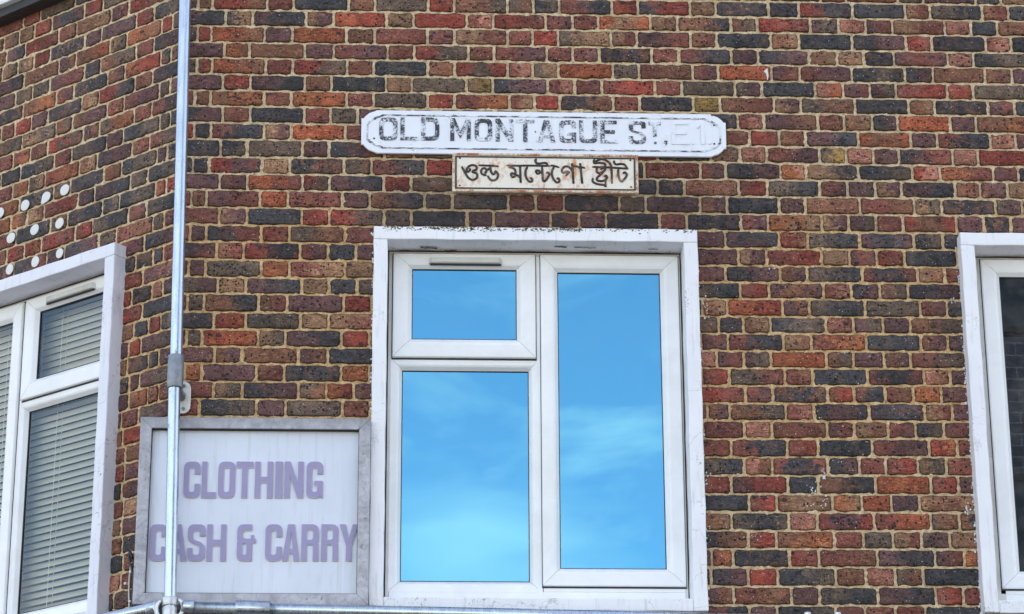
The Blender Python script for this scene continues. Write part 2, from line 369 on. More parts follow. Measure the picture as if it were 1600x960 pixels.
BRICK = mat_brick(); MORTAR = mat_mortar()
PAINT = mat_white_paint('painted_concrete', (.86,.865,.90), .55, .8)
PAINT_L = mat_white_paint('painted_concrete_mauve', (.78,.78,.85), .8, .8)
UPVC = mat_upvc(); UPVC_D = mat_upvc('upvc_grimy', .8, (.66,.65,.62))
RUBBER = mat_simple('rubber_gasket', (.012,.012,.014), .5)
DARKGAP = mat_simple('dark_sealant', (.03,.026,.022), .8)
GALV = mat_galv('galvanised_steel'); GALV_D = mat_galv('galvanised_fitting', .5)
ROOM = mat_simple('dark_room', (.015,.016,.018), .9)
GLASS_C = mat_glass('mirror_glass', (.155,.555,.76), .50, .01, .35, .03)
GLASS_L = mat_glass('clear_glass', (.70,.88,1.), .07, .01, .95, .02)
GLASS_R = mat_glass('grey_glass', (.75,.88,1.), .12, .01, .5, .12)

# ------------------------------------------------------------------ what was read off the brickwork
TILES = dict(A1=(270,0,4), A2=(270,220,4), A3=(270,440,4.3636), M1=(650,0,3.3333), M2=(650,200,3.3333), R1=(1100,0,4), R2=(1100,220,4), R3=(1100,440,3.63636), R4=(1100,700,3.63636), T=(1100,0,3.2), D=(1380,0,2.4), LA=(0,0,5.3333), LB=(0,160,5.3333), LC=(0,320,5.3333), LD=(150,480,4.3636), LE=(130,690,3.556))
BED_L = {i+1:y for i,y in enumerate([14.5,40,65.5,90,115,140.5,165,191,217,244.5,270.5,296,323,350.7,377.5,404.5,432.5,458.3,487,513.8,541.3,567.6,595.8,622.6,650.8])}
BED_M = {i:y for i,y in enumerate([1.2,25.7,50,75.5,100.5,126,151,176,202,227.5,253.2,280.5,306.7,333.7,360,388,414.5,441,466.7,494.2,521,548,575,602.8,630.3,657.3,686,714.3,743,772,800.4,829.3,857.3,886.5,916.7,946])}
BED_R = {i+1:y for i,y in enumerate([32,56,81.7,105.5,131,156,181,207.5,233,259.5,283.7,310.5,337,365,390.7,418,443,469.4,496.4,522.5,550,576.7,602.8,630.3,659,685.6,714.3,743.5,773,801,830,858.7,887,916.7,946.7])}
MAIN = """
0 A1 158,250,590,755,1100,1265,1595|k b rb m k b g .
1 A1 330,500,833,1005,1337,1505|pk kt pk tp or t r
2 A1 155,240,575,745,1085,1262,1590|k r ob p o b m m
3 A1 320,480,825,1005,1342,1510|p c b p mp bm rg
4 A1 152,245,580,750,1090,1255,1592|g mo ob m rg m k .
5 A1 312,485,825,992,1333,1493|p r pk b k t g
6 A1 138,235,570,742,1085,1255,1592|m b bc m co m g .
7 A1 313,482,822,985|kp m k m g
8 A1 133,238,570,740,1078|r k mk tp o m
9 A1 298,465,810,975|k kg g p km
9 A2 300,465,810,975,1325,1505|k kg g p mk t g
10 A2 125,225,560,730,1070,1243,1580|k k rp t k g mk r
11 A2 293,465,810,980,1318,1490|p p om rg pk r g
12 A2 115,210,545,718,1060,1230,1575|m b pm o m p bk g
13 A2 288,465,805,978,1320,1490|bm tp k r rg g k
14 A2 108,208,553,728,1075|m p km m gb m
15 A2 275,443,795,970|km bm rk mp k
16 A2 98,205,553,728,1077|m p g c mt t
17 A2 280,455,805,975|gp t pk t k
18 A3 100,210,585,780,1165|m g bk bm p r
19 A3 280,495,870,1062|k ro g t tm
20 A3 95,198,582,768,1148|p g o tg pk r
21 A3 283,472,857,1057|p bp b pb k
22 A3 82,195,570,758,1148|g c p bm k c
23 A3 277,472,857,1045|m tg kp gb cr
24 A3 180,570,768,1155|m kg p g m
0 M1 65,200,475,612,745,1020,1155,1428,1562|pg r bg gb kg mk r kr bt k
1 M1 265,402,675,815,948,1222,1360|ro ms rm mp m oto tm bk
2 M1 60,200,478,608,740,1015,1150,1430,1570|m bm tm m r gt tm pm bm k
3 M1 272,408,682,815,955,1228,1370|mg bm mp m m k m mk
4 M1 65,202,477,608,742,1025,1162,1440,1575|k b rgr ms gt o g mb mp o
5 M1 262,400,685,828,968,1245,1385|gk ty kp ms m mr m g
6 M1 60,200,487,617,748,1027,1165,1445,1590|g r mc mt r kb m k y .
10 M2 50,1190,1480|k r m mp b
11 M2 1258,1398|k k b p
12 M2 43,190,480,625,770,1058,1197,1480|k p gk m mr k g p bp
13 M2 265,405,700,850,990,1268,1410|g p p km p k m k
0 R1 72,405,592,927,1258,1412|bm gk k rk k tm gk
1 R1 168,333,665,842,1010,1178,1505|pk bg rm pg s pm tm s
2 R1 80,418,592,925,1263,1425|mb gk bt k kp rm k
3 R1 172,337,657,832,1000,1188,1525|k p kp bt t k pmr s
4 R1 93,423,597,925,1258,1430|mp oco pm mp kg kp b
5 R1 193,362,697,868,1038,1200,1520|bp gp k so pm pg mr r
6 R1 100,440,605,945,1280,1442|y bm tp gb k bt k
7 R1 212,375,712,877,1050,1210,1540|k ms pb mb bt kp o p
8 R1 470,635,965,1293,1458|rm bm pk obo p mk
9 R2 225,393,722,890,1058,1220,1555|g s mp gy s p km s
10 R2 137,478,637,965,1302,1475|bg kp cs tk kg rs cm
11 R2 218,395,725,897,1070,1235,1572|mp mr gk mp p tp pk b
12 R2 143,470,635,975,1315,1485|bg k p b mb tg k
13 R2 232,400,735,905,1075,1245,1590|kp mp ct tp pg m rbr p
14 R2 133,470,647,975,1312,1493|mp k rb gk pkp kg k
15 R2 217,390,737,910,1080,1253|p tp mr t pmk rm k
16 R2 135,477,645,990,1335,1507|mp kp bp gk mkm tb mp
17 R3 205,370,680,837,1000,1160|gk mr pbm ms kp bg kp
18 R3 132,445,600,915,1230,1382|bt or pb gk g mp kg
19 R3 225,378,693,850,1018,1172|k bt kg sm pg p bg
20 R3 137,450,612,922,1233,1385|p mk tb mc k bp pk
21 R3 228,380,697,850,1022,1175|pm pg o bg p bp mg
22 R3 145,460,617,932,1250,1400|mr gm mb k mkp sb p
23 R3 235,392,702,855,1030,1190|rm mp k br mk mb c
24 R3 147,465,625,940,1255,1412|bp bg ms kpm k tm p
25 R3 228,387,700,855,1047,1203|m s bmr pm tb mp kg
26 R4 153,475,647,957,1280,1440|m mk mr k mp rc m
27 R4 230,388,703,885,1035,1215|gk sb mkp kp m mr tg
28 R4 155,478,650,975,1290,1447|m pr k bk o mr pb
29 R4 257,413,732,898,1065,1225|k mr btr ct o p tbr
30 R4 158,482,645,968,1290,1452|bt gkg s rpm mo gb bk
31 R4 250,413,740,908,1073,1237|kb mr bc m g tm gp
32 R4 165,487,655,985,1315,1480|mc k rm mb pk pm cm
33 R4 252,420,750,920,1087,1247|kp r kg b ms gb k
34 R4 170,497,658,990,1318,1475|pb mb p gk pk mr mr
35 R4 260,417,750,917,1090,1260|mk p kg m bm m k
0 T 1130,1392,1523|. g bm k
1 T 1203,1335|. s k
2 T 1145,1408,1537|. k ms k
3 T 1218,1348|. s kg
4 T 1145,1407,1540|. bg b p
5 T 1217,1347|. r g
6 T 1155,1420,1553|. k pm k
7 T 1232,1362|. p bc
8 T 1168,1432,1560|. mk s p
9 T 1245,1370|. s r
10 D 213,413,507|. cm pm k
11 D 270,364|. b p
12 D 222,422,522|. k gp k
13 D 275,377|. p k
"""
LEFTW = """
-2 LA 30,158,285,430,700,855|b bg bt rm pko mr g
-1 LA 205,487,635,922,1070|pk rm mb bt pm rb
0 LA 15,145,278,415,700,843,1133,1280|b tg gt r k p p rm kg
1 LA 195,485,630,912,1055,1343,1435|kpm b pb bo tg cb r gb
2 LA 125,265,410,700,835,1128,1278|mp gt g pm k bg m kp
3 LA 185,465,607,893,1040,1335,1420|k bc mp k bp cr mk bp
4 LB 120,255,395,678,823,1118,1265|bm r p k bt rk mb pk
5 LB 180,462,600,888,1030,1322,1412|bg tg bg bp mb mp g p
6 LB 103,248,392,688,823,1113,1258|pm mc mb rg pb gc m mk
7 LB 165,447,592,882,1025,1327,1412|k kg rm gk p kg g k
8 LB 98,235,373,658,803,1095,1243|m bc gt rc bt kp bm mg
9 LB 155,440,580,862,1008,1305,1387|bc kg gb k cb kg p gk
10 LC 85,222,362,645,785,1080,1228|mc cb tb mr pk k g kg
11 LC 125,415,555,850,990,1290,1378|m k gb k kg kg cm rm
12 LC 50,197,338,622,767,1062,1217|b rm rc rm mr gk mp gk
13 LC 108,385,530,818,965,1270,1362|km km p kp g mb g mp
14 LC 1197|mp kp
15 LC 1270,1357|k k m
16 LC 1185|m p
17 LC 1262,1352|k b kp
18 LC 1178|rm k
19 LD 355,437|k mr kg
20 LD 302|mr pg
21 LD 352,425|k gk p
22 LD 293|mp pg
23 LD 347,422|bc b mb
24 LD 285|m gp
"""
PAL = {'k':(64,61,62),'g':(96,79,67),'p':(98,67,65),'m':(122,70,59),'r':(136,62,50),'o':(152,80,54),'c':(150,88,58),'b':(124,82,62),'t':(140,104,78),'s':(156,102,84),'y':(146,114,62)}
COMP = {'k':'kpbk','g':'gkpb','p':'pkmb','m':'mpbr','r':'rmor','o':'orco','c':'cbmo','b':'bmpb','t':'tbst','s':'stms','y':'ytby'}
WT = 'kkkkkkkgggggpppppppmmmmmmmbbbbbrrccttos'
PITCH = .0750418
def bed_z(i, u, left=False):
    z0 = ZOFF - i*PITCH
    if left: return z0
    xs, zs = [], []
    for tab, x in ((BED_L, 300), (BED_M, 1100), (BED_R, 1500)):
        if i in tab: q = unp(x, tab[i])
        else:
            ks = sorted(tab); k = ks[0] if i < ks[0] else ks[-1]
            q = unp(x, tab[k]); q = (q[0], q[1] - (i-k)*PITCH)
        xs.append(q[0]); zs.append(q[1])
    return float(np.interp(u, xs, zs))
def parse(txt, left):
    rows = {}
    for ln in txt.strip().splitlines():
        a, cs = ln.split('|'); r, tl, js = a.split(); r = int(r); ox, oy, s = TILES[tl]
        js = [ox + float(j)/s for j in js.split(',')]; cs = cs.split()
        us = []
        for x in js:
            y = 400.
            zm = ZOFF - (r+.5)*PITCH
            for _ in range(4):
                u, _z = unp(x, y, 0, left)
                if not left: zm = (bed_z(r, u) + bed_z(r+1, u))/2
                _x, y = prj(u, zm, 0, left)
            us.append(u)
        R = rows.setdefault(r, ([], []))
        R[0].extend(us)
        mids = [us[0]-.05] + [(a+b)/2 for a, b in zip(us, us[1:])] + [us[-1]+.05]
        for mm, c in zip(mids, cs):
            if c != '.': R[1].append((mm, c))
    return rows
def fill_row(rows, r, lo, hi, left):
    js, hints = rows.get(r, ([], []))
    js = sorted(j for j in js if lo+.03 < j < hi-.03)
    mj = []
    for j in js:
        if mj and j - mj[-1] < .035: continue
        mj.append(j)
    pts = [lo] + mj + [hi]
    out = []
    for a, b in zip(pts, pts[1:]):
        seq = [(a, b)]
        if b - a > .275:
            # unseen stretch: carry the bond on
            p = a; k = (r + random.randint(0, 1)) % 2; seq = []
            while b - p > .17:
                wdt = (.225, .1125)[k % 2]*random.uniform(.97, 1.03); k += 1
                if b - p - wdt < .06: break
                seq.append((p, p+wdt)); p += wdt
            seq.append((p, b))
        for q in seq:
            h = [c for mm, c in hints if q[0] < mm < q[1]]
            out.append((q[0], q[1], h[0] if h else random.choice(WT)))
    return out

# windows, in wall coordinates of the outer surround: x0, z0, width, height
WW, WH, WZ = 1.320, 1.595, 4.100
WIN_C = (.636, WZ); WIN_R = (3.037, WZ); WIN_L = (-1.609, WZ)
def brick_wall(name, rows, lo, hi, r0, r1, left, holes, parent, loc, rz):
    V, Fc, CA, CB, AX = [], [], [], [], []
    nv = 0
    us = [0, .035, .1, .22, .36, .5, .64, .78, .9, .965, 1]; usH = [0, .06, .2, .4, .6, .8, .94, 1]
    vs_ = [0, .09, .3, .5, .7, .91, 1]
    for r in range(r0, r1):
        for (a, b, c) in fill_row(rows, r, lo, hi, left):
            g = .0045 + random.uniform(0, .0022)
            xa = a + (g if a > lo+.001 else 0); xb = b - (g if b < hi-.001 else 0)
            segs = [(xa, xb)]
            zm = (bed_z(r, (a+b)/2, left) + bed_z(r+1, (a+b)/2, left))/2
            for (h0, h1, hz0, hz1) in holes:
                ns = []
                for s0, s1 in segs:
                    if not (hz0 < zm < hz1) or s1 <= h0 or s0 >= h1: ns.append((s0, s1)); continue
                    if s0 < h0: ns.append((s0, h0))
                    if s1 > h1: ns.append((h1, s1))
                segs = ns
            for s0, s1 in segs:
                if s1 - s0 < .015: continue
                U = us if s1-s0 > .16 else usH
                nu, nw = len(U), len(vs_)
                zb0, zb1 = bed_z(r+1, s0, left), bed_z(r+1, s1, left); zt0, zt1 = bed_z(r, s0, left), bed_z(r, s1, left)
                gz = .0045 + random.uniform(-.0008, .0016); gz2 = .0042 + random.uniform(-.0008, .0012)
                uu, vv = np.meshgrid(np.array(U), np.array(vs_))
                X = s0 + (s1-s0)*uu
                ZB = zb0 + (zb1-zb0)*uu + gz; ZT = zt0 + (zt1-zt0)*uu - gz2
                Z = ZB + (ZT-ZB)*vv
                ph = rs.rand(6)*6.28
                # wavering arrises
                X = X + (np.abs(uu-.5)*2)**3*np.sign(uu-.5)*(.0014*np.sin(Z*170+ph[0]) + rs.randn(*X.shape)*.0005)
                Z = Z + (np.abs(vv-.5)*2)**3*np.sign(vv-.5)*(.0019*np.sin(X*95+ph[1]) + .0012*np.sin(X*260+ph[2]) + rs.randn(*X.shape)*.0005)
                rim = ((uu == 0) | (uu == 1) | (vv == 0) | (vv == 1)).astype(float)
                cor = ((uu == 0) | (uu == 1)) & ((vv == 0) | (vv == 1))
                cr_ = random.uniform(.001, .0045) if random.random() < .86 else random.uniform(.006, .013)
                X = X + cor*(.5-uu)*2*cr_; Z = Z + cor*(.5-vv)*2*cr_*.8
                proud = random.uniform(-.002, .0008)
                Y = proud + .0009*np.sin(X*60+ph[3]) + .0007*np.sin(Z*120+X*40+ph[4]) + rs.randn(*X.shape)*.0004 + rim*.0038
                N = nu*nw
                P = np.stack([X, Y, Z], -1).reshape(-1, 3)
                idx = np.arange(N).reshape(nw, nu)
                f = np.stack([idx[:-1,:-1], idx[:-1,1:], idx[1:,1:], idx[1:,:-1]], -1).reshape(-1, 4) + nv
                border = np.concatenate([idx[0,:], idx[1:,-1], idx[-1,-2::-1], idx[-2:0:-1,0]])
                Pb = P[border].copy(); Pb[:,1] = .022
                k = np.arange(len(border)); k2 = (k+1) % len(border)
                fs = np.stack([border[k], N+k, N+k2, border[k2]], -1) + nv
                V.append(P); V.append(Pb); Fc.append(f); Fc.append(fs)
                tot = N + len(border)
                cc = c
                c1 = np.array(PAL[cc[0]], float)
                if len(cc) == 1:
                    c2 = np.array(PAL[random.choice(COMP[cc[0]])], float); t = np.full(X.shape, random.uniform(.12, .42))
                elif len(cc) == 2:
                    c2 = np.array(PAL[cc[1]], float); m_ = random.uniform(.3, .6); t = np.clip((uu-m_)*1.5+.5, .12, .92)
                else:
                    c2 = np.array(PAL[cc[1]], float); t = np.clip(.93 - (np.abs(uu-.5)*2)**2*1.15, .02, .92)
                if len(cc) == 1 and random.random() < .35:   # kiln kiss: one end differs
                    t = np.clip(t + (uu-.5)*random.choice((-1, 1))*.5, 0, 1)
                j = random.uniform(.90, 1.12)
                c1 = np.clip(c1*j, 0, 255); c2 = np.clip(c2*j*random.uniform(.93, 1.07), 0, 255)
                l1 = np.array(srgb(*c1)); l2 = np.array(srgb(*c2)); rn = random.random()
                ta = np.concatenate([t.reshape(-1), t.reshape(-1)[border]])
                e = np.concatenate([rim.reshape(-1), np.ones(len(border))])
                CA.append(np.tile([*l1, 1], (tot, 1))); CB.append(np.tile([*l2, 1], (tot, 1)))
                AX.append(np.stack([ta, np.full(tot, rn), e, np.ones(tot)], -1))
                nv += tot
    V = np.concatenate(V); Fc = np.concatenate(Fc)
    me = bpy.data.meshes.new(name)
    me.from_pydata(V.tolist(), [], Fc.tolist()); me.update()
    for nm, arr in (('ca', CA), ('cb', CB), ('aux', AX)):
        at = me.color_attributes.new(nm, 'FLOAT_COLOR', 'POINT'); at.data.foreach_set('color', np.concatenate(arr).astype(np.float32).ravel())
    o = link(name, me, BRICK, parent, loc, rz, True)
    # mortar sheet behind, slightly uneven
    st = .009; z0 = ZOFF - r1*PITCH; z1 = ZOFF - r0*PITCH
    nx = int((hi-lo)/st)+1; nz = int((z1-z0)/st)+1
    gx = np.linspace(lo, hi, nx); gz_ = np.linspace(z0, z1, nz); XX, ZZ = np.meshgrid(gx, gz_)
    YY = .0052 + .0009*np.sin(XX*33+np.sin(ZZ*21)*2) + .0008*np.sin(ZZ*47+np.sin(XX*17)*2) + rs.randn(*XX.shape)*.0012
    YY[:, 0 if not left else -1] = .0036
    idx = np.arange(nx*nz).reshape(nz, nx)
    keep = np.ones((nz-1, nx-1), bool)
    cx = (gx[:-1]+gx[1:])/2; cz = (gz_[:-1]+gz_[1:])/2
    for (h0, h1, hz0, hz1) in holes: keep &= ~(((cx > h0) & (cx < h1))[None,:] & ((cz > hz0) & (cz < hz1))[:,None])
    f = np.stack([idx[:-1,:-1], idx[:-1,1:], idx[1:,1:], idx[1:,:-1]], -1)[keep]
    me2 = bpy.data.meshes.new('mortar'); me2.from_pydata(np.stack([XX, YY, ZZ], -1).reshape(-1, 3).tolist(), [], f.tolist()); me2.update()
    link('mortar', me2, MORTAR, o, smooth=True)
    return o

# ================================================================== SETTING
ASPH = mat_simple('asphalt', (.055,.054,.052), .9, 0, .35, 60)
PAVE = mat_plain_brick('paving', srgb(150,148,142), srgb(138,136,130), srgb(90,88,84), .6, .6)
g = MB().box(-400, 400, -400, 400, -.3, 0).build('ground', mat_simple('ground_soil', (.12,.115,.10), .95, 0, .3, 2)); tag(g, kind='structure')
rd = MB().box(-200, 200, -9.0, -2.6, .0, .004).build('road', ASPH); tag(rd, kind='structure')
pv = MB().box(-200, 200, -2.45, 6, .0, .12).box(-200, 200, -14, -9.15, .0, .12).build('pavement', PAVE); tag(pv, kind='structure')
kb = MB().box(-200, 200, -2.6, -2.453, .0, .125).box(-200, 200, -9.147, -9.0, .0, .125).build('kerb', mat_simple('kerb_granite', (.33,.32,.31), .8)); tag(kb, kind='structure')

# ================================================================== THE BUILDING
B = empty('brick_building'); tag(B, 'corner building of mottled red and slate coloured brick with white framed windows', 'building')
rowsM = parse(MAIN, False); rowsL = parse(LEFTW, True)
inn = .028
def hole(w0): return (w0[0]+inn, w0[0]+WW-inn, w0[1]+inn, w0[1]+WH-inn)
R0, R1_ = -13, 47
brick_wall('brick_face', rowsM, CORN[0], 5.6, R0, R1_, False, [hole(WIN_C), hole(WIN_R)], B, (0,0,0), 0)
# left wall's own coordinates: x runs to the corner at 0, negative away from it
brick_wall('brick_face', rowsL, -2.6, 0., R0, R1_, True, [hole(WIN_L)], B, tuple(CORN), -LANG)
zb, zt = ZOFF - R1_*PITCH, ZOFF - R0*PITCH
plainb = mat_plain_brick('plain_brickwork', srgb(100,74,66), srgb(80,72,72), srgb(176,150,112))
shop = mat_simple('dark_shopfront', (.05,.055,.06), .4)
pb = MB(); pb.box(CORN[0], 12, .004, .06, zt, 9.2).box(5.6, 12, .004, .06, zb, zt).box(CORN[0], 12, .004, .06, 0, zb)
pb.build('upper_brickwork', plainb, B)
pl = MB(); pl.box(-9, -.0, .004, .06, zt, 9.2).box(-9, -2.6, .004, .06, zb, zt).box(-9, 0, .004, .06, 0, zb)
pl.build('upper_brickwork', plainb, B, loc=tuple(CORN), rz=-LANG)
# body and flat roof behind the faces
def wp(u, off): q = CORN + u*A2 + off*N2; return (q[0], q[1])
foot = [(12, .62), (wp(-.3, .62)[0]+.45, .62), wp(-.3, .62), wp(-9, .62), (-6.5, 14), (12, 14)]
bd = MB(); n = len(foot)
bd.v = [(x, y, 0) for x, y in foot] + [(x, y, 9.1) for x, y in foot]
bd.f = [tuple(range(n))[::-1], tuple(range(n, 2*n))] + [(k, (k+1) % n, n+(k+1) % n, n+k) for k in range(n)]
bd.build('body', ROOM, B)
foot2 = [(12.1, -.06), (CORN[0]-.02, -.06), wp(-9, -.06), (-7.2, 14.2), (12.1, 14.2)]; n = len(foot2)
rf = MB(); rf.v = [(x, y, 9.2) for x, y in foot2] + [(x, y, 9.32) for x, y in foot2]
rf.f = [tuple(range(n))[::-1], tuple(range(n, 2*n))] + [(k, (k+1) % n, n+(k+1) % n, n+k) for k in range(n)]
rf.build('flat_roof', mat_simple('roofing', (.3,.3,.3), .8), B)
MB().box(12, 12.06, .06, 14, 0, 9.2).build('side_wall', plainb, B)
MB().box(CORN[0]-.01, CORN[0]+.06, .03, .6, zb, 9.1).build('corner_pier', ROOM, B)

def sub_recess(o): return o
def window(name, w0, rz, origin, mirror, dx=0., glass=GLASS_C, paint=PAINT, label=None):
    """surround, uPVC frame, top-hung sash over a fixed light, tall side sash; local x right, y in, z up"""
    O = Vector(origin); R = Matrix.Rotation(rz, 4, 'Z'); p = O + R @ Vector((w0[0], 0, w0[1]))
    def mxs(a, b):
        if mirror: return (WW-b+dx, WW-a+dx)
        return (a, b)
    m_ = .057; FY = .065
    # precast surround: four members with slightly uneven faces
    fr = MB().ring(m_-.004, m_-.002, WW-m_+.004, WH-m_, [(0, .115), (0, FY), (.022, FY-.002), (.026, FY+.004), (.028, FY+.03)])
    f0 = fr.build('window', UPVC_D, B, loc=tuple(p), rz=rz)
    if label: f0['label'] = label
    sr = MB()
    sr.box(0, m_, -.065, .13, .0, WH-.056).box(WW-m_, WW, -.065, .13, .0, WH-.056).box(.0, WW, -.0655, .13, WH-.0555, WH)
    sr.box(m_+.0005, WW-m_-.0005, -.060, .13, .0, .050)
    me = sr.mesh('surround', .004, 2)
    bm = bmesh.new(); bm.from_mesh(me)
    bmesh.ops.subdivide_edges(bm, edges=[e for e in bm.edges if e.calc_length() > .3], cuts=24, use_grid_fill=True)
    for v in bm.verts:
        v.co.x += .0011*math.sin(v.co.z*31+1)+.0006*math.sin(v.co.z*90); v.co.z += .0011*math.sin(v.co.x*27+2)
    bm.to_mesh(me); bm.free()
    link('surround', me, paint, f0)
    # sill strip and sealant line
    MB().box(m_+.001, WW-m_-.001, .02, .075, .051, .064).box(m_+.001, WW-m_-.001, .05, .08, .066, .078).build('sill_strip', UPVC, f0, bevel=.002)
    s_ = MB().box(m_, m_+.006, FY-.001, .11, .07, WH-m_).box(WW-m_-.006, WW-m_, FY-.001, .11, .07, WH-m_).box(m_, WW-m_, FY-.002, .11, WH-m_-.004, WH-m_+.003)
    s_.build('sealant', DARKGAP, f0)
    if dx > 0: MB().box(m_+.0245, m_+.0245+dx+.004, FY-.0012, .12, .07, WH-m_-.02).build('packer', UPVC_D, f0)
    # mullion and transom of the outer frame
    a, b = mxs(.664, .684)
    MB().box(a, b, FY-.003, .12, .078, WH-m_-.02).build('mullion', UPVC, f0, bevel=.003)
    a, b = mxs(.078, 1.255)
    MB().box(a, b, FY-.0008, .12, .0785, .105).box(*mxs(.686, 1.255), FY-.0012, .12, .1052, .135).build('bottom_rail', UPVC, f0, bevel=.002)
    a, b = mxs(.080, .679)
    # fixed light: beads
    fx0, fx1, fz0, fz1 = a, b, .112, 1.072
    MB().ring(fx0-.006, fz0-.010, fx1, fz1, [(0, .10), (0, FY-.002), (.027, FY-.001), (.034, FY+.003), (.046, FY+.020), (.046, .10)]).build('fixed_bead', UPVC, f0)
    MB().ring(fx0+.038, fz0+.034, fx1-.044, fz1-.044, [(0, FY+.0195), (.0055, FY+.0205), (.0055, FY+.03)]).build('gasket', RUBBER, f0)
    MB().quad((fx0+.02, FY+.024, fz0+.01), (fx1-.02, FY+.024, fz0+.01), (fx1-.02, FY+.024, fz1-.02), (fx0+.02, FY+.024, fz1-.02)).build('pane', glass, f0)
    def sash(nm, x0, x1, z0, z1, gx0, gx1, gz0, gz1):
        x0, x1 = mxs(x0, x1); gx0, gx1 = mxs(gx0, gx1)
        q = MB(); prof_o = [(0, FY+.004), (0, .052), (.003, .047), (.010, .046)]
        # outer profile of equal width, inner bead to the glass opening
        wl, wr, wb, wt = gx0-x0, x1-gx1, gz0-z0, z1-gz1
        def loop(t, y):   # t 0..1 from the outer edge to the glass
            return [(x0+wl*t, y, z0+wb*t), (x1-wr*t, y, z0+wb*t), (x1-wr*t, y, z1-wt*t), (x0+wl*t, y, z1-wt*t)]
        prof = [(0, FY+.03), (0, .053), (.04, .0475), (.14, .0465), (.66, .0455), (.74, .0475), (.80, .049), (1., .064), (1., .09)]
        gp = .0006
        for k in range(4):
            bse = len(q.v)
            for t, y in prof:
                lp = loop(t, y); a_ = Vector(lp[k]); b_ = Vector(lp[(k+1) % 4]); d = (b_-a_).normalized()*gp
                q.v += [tuple(a_+d), tuple(b_-d)]
            for j in range(len(prof)-1): c = bse+2*j; q.f.append((c, c+1, c+3, c+2))
        s0 = q.build(nm, UPVC, f0)
        MB().box(x0-.003, x1+.003, FY-.0042, FY+.02, z0-.0065, z0+.01).box(x0-.003, x0+.004, FY-.0042, FY+.02, z0+.0101, z1-.0042).box(x1-.004, x1+.003, FY-.0042, FY+.02, z0+.0101, z1-.0042).box(x0-.003, x1+.003, FY-.0042, FY+.02, z1-.0041, z1+.004).build('rebate_shadow_gap', RUBBER, f0)
        MB().ring(gx0-.002, gz0-.002, gx1+.002, gz1+.002, [(0, .0645), (.0055, .0655), (.0055, .085)]).build('gasket', RUBBER, f0)
        MB().quad((gx0, .070, gz0), (gx1, .070, gz0), (gx1, .070, gz1), (gx0, .070, gz1)).build('pane', glass, f0)
        return x0, x1
    sash('top_sash', .080, .662, 1.072, 1.522, .157, .585, 1.153, 1.459)
    sash('side_sash', .6825, 1.249, .126, 1.522, .752, 1.174, .198, 1.450)
    # trickle vent hood
    vx0, vx1 = mxs(.225, .525)
    vm = MB()
    prof = [(.0455, 1.504), (.033, 1.501), (.030, 1.480), (.034, 1.4765), (.0455, 1.4735)]
    b0 = len(vm.v)
    for t in (0, .035, .965, 1):
        x = vx0+(vx1-vx0)*t
        for (y, z) in prof:
            e_ = .0 if 0 < t < 1 else 1
            vm.v.append((x, y + (.0455-y)*e_*.8, z - e_*(z-1.474)*.25))
    for k in range(3):
        for j in range(4): c = b0+k*5+j; vm.f.append((c, c+1, c+6, c+5))
    vm.f += [(0, 1, 2, 3, 4), (15, 19, 18, 17, 16)]
    vm.build('trickle_vent', UPVC_D, f0)
    MB().box(vx0+.004, vx1-.004, .0365, .0465, 1.4685, 1.4732).build('vent_slot', RUBBER, f0)
    # dark room behind
    q = MB(); X0, X1, Z0, Z1, D = .06, WW-.06, .08, WH-.06, .62
    q.quad((X0,.12,Z0),(X1,.12,Z0),(X1,D,Z0),(X0,D,Z0)).quad((X0,.12,Z1),(X0,D,Z1),(X1,D,Z1),(X1,.12,Z1)).quad((X0,.12,Z0),(X0,D,Z0),(X0,D,Z1),(X0,.12,Z1)).quad((X1,.12,Z0),(X1,.12,Z1),(X1,D,Z1),(X1,D,Z0)).quad((X0,D,Z0),(X1,D,Z0),(X1,D,Z1),(X0,D,Z1))
    q.build('room_lining', ROOM, f0)
    return f0
window('window', WIN_C, 0, (0,0,0), False, 0, GLASS_C, PAINT, 'central window with blue sky mirrored in its three panes')
window('window', WIN_R, 0, (0,0,0), True, .032, GLASS_R, PAINT, 'right window with dark panes')
window('window', WIN_L, -LANG, tuple(CORN), True, 0, GLASS_L, PAINT_L, 'left window with a cream blind behind its panes')

# peeling paint patches and cracks on the central soffit (dark bare spots with a lifted flake)
BARE = mat_simple('bare_timber', (.10,.075,.055), .9, 0, .5, 60)
def soffit_flake(u, y, l, wd):
    z = WZ+WH-.0565
    pts = [(u + l*(k/7-.5), z - .0012 - .0022*random.random(), y + random.uniform(-.5, .5)*wd) for k in range(8)]
    mb = MB(); b = []
    top = [(x, yy - wd*random.uniform(.2, .6), zz) for x, zz, yy in pts]; bot = [(x, yy + wd*random.uniform(.2, .6), zz) for x, zz, yy in pts]
    lp = top + bot[::-1]; mb.v = lp + [(x, yy, zz-.0015) for x, yy, zz in lp]; n = len(lp)
    mb.f = [tuple(range(n, 2*n))] + [(k, (k+1) % n, n+(k+1) % n, n+k) for k in range(n)]
    return mb
for (u, y, l, wd) in ((.86, .02, .07, .014), (.95, .05, .05, .008), (1.40, -.005, .05, .010), (1.50, .0, .09, .006), (1.78, .01, .04, .006), (1.20, .055, .20, .006), (1.62, .055, .24, .006), (.8, .055, .12, .008)):
    soffit_flake(u, y, l, wd).build('peeled_paint', BARE, B)

# moss specks along the top of the central surround
ms = MB()
for k in range(420):
    u = random.choice((random.uniform(.68, 1.15), random.uniform(1.2, 1.5), random.uniform(.66, 1.95))); z = WZ+WH - abs(random.gauss(0, .009)) - .002; r = random.uniform(.0008, .0030)
    ms.box(u-r*random.uniform(1, 2), u+r, -.0668, -.065, z-r*.7, z+r*.7)
tag(ms.build('lichen', mat_simple('lichen', srgb(92, 96, 84), .9, 0, .4, 80), B), kind='stuff')

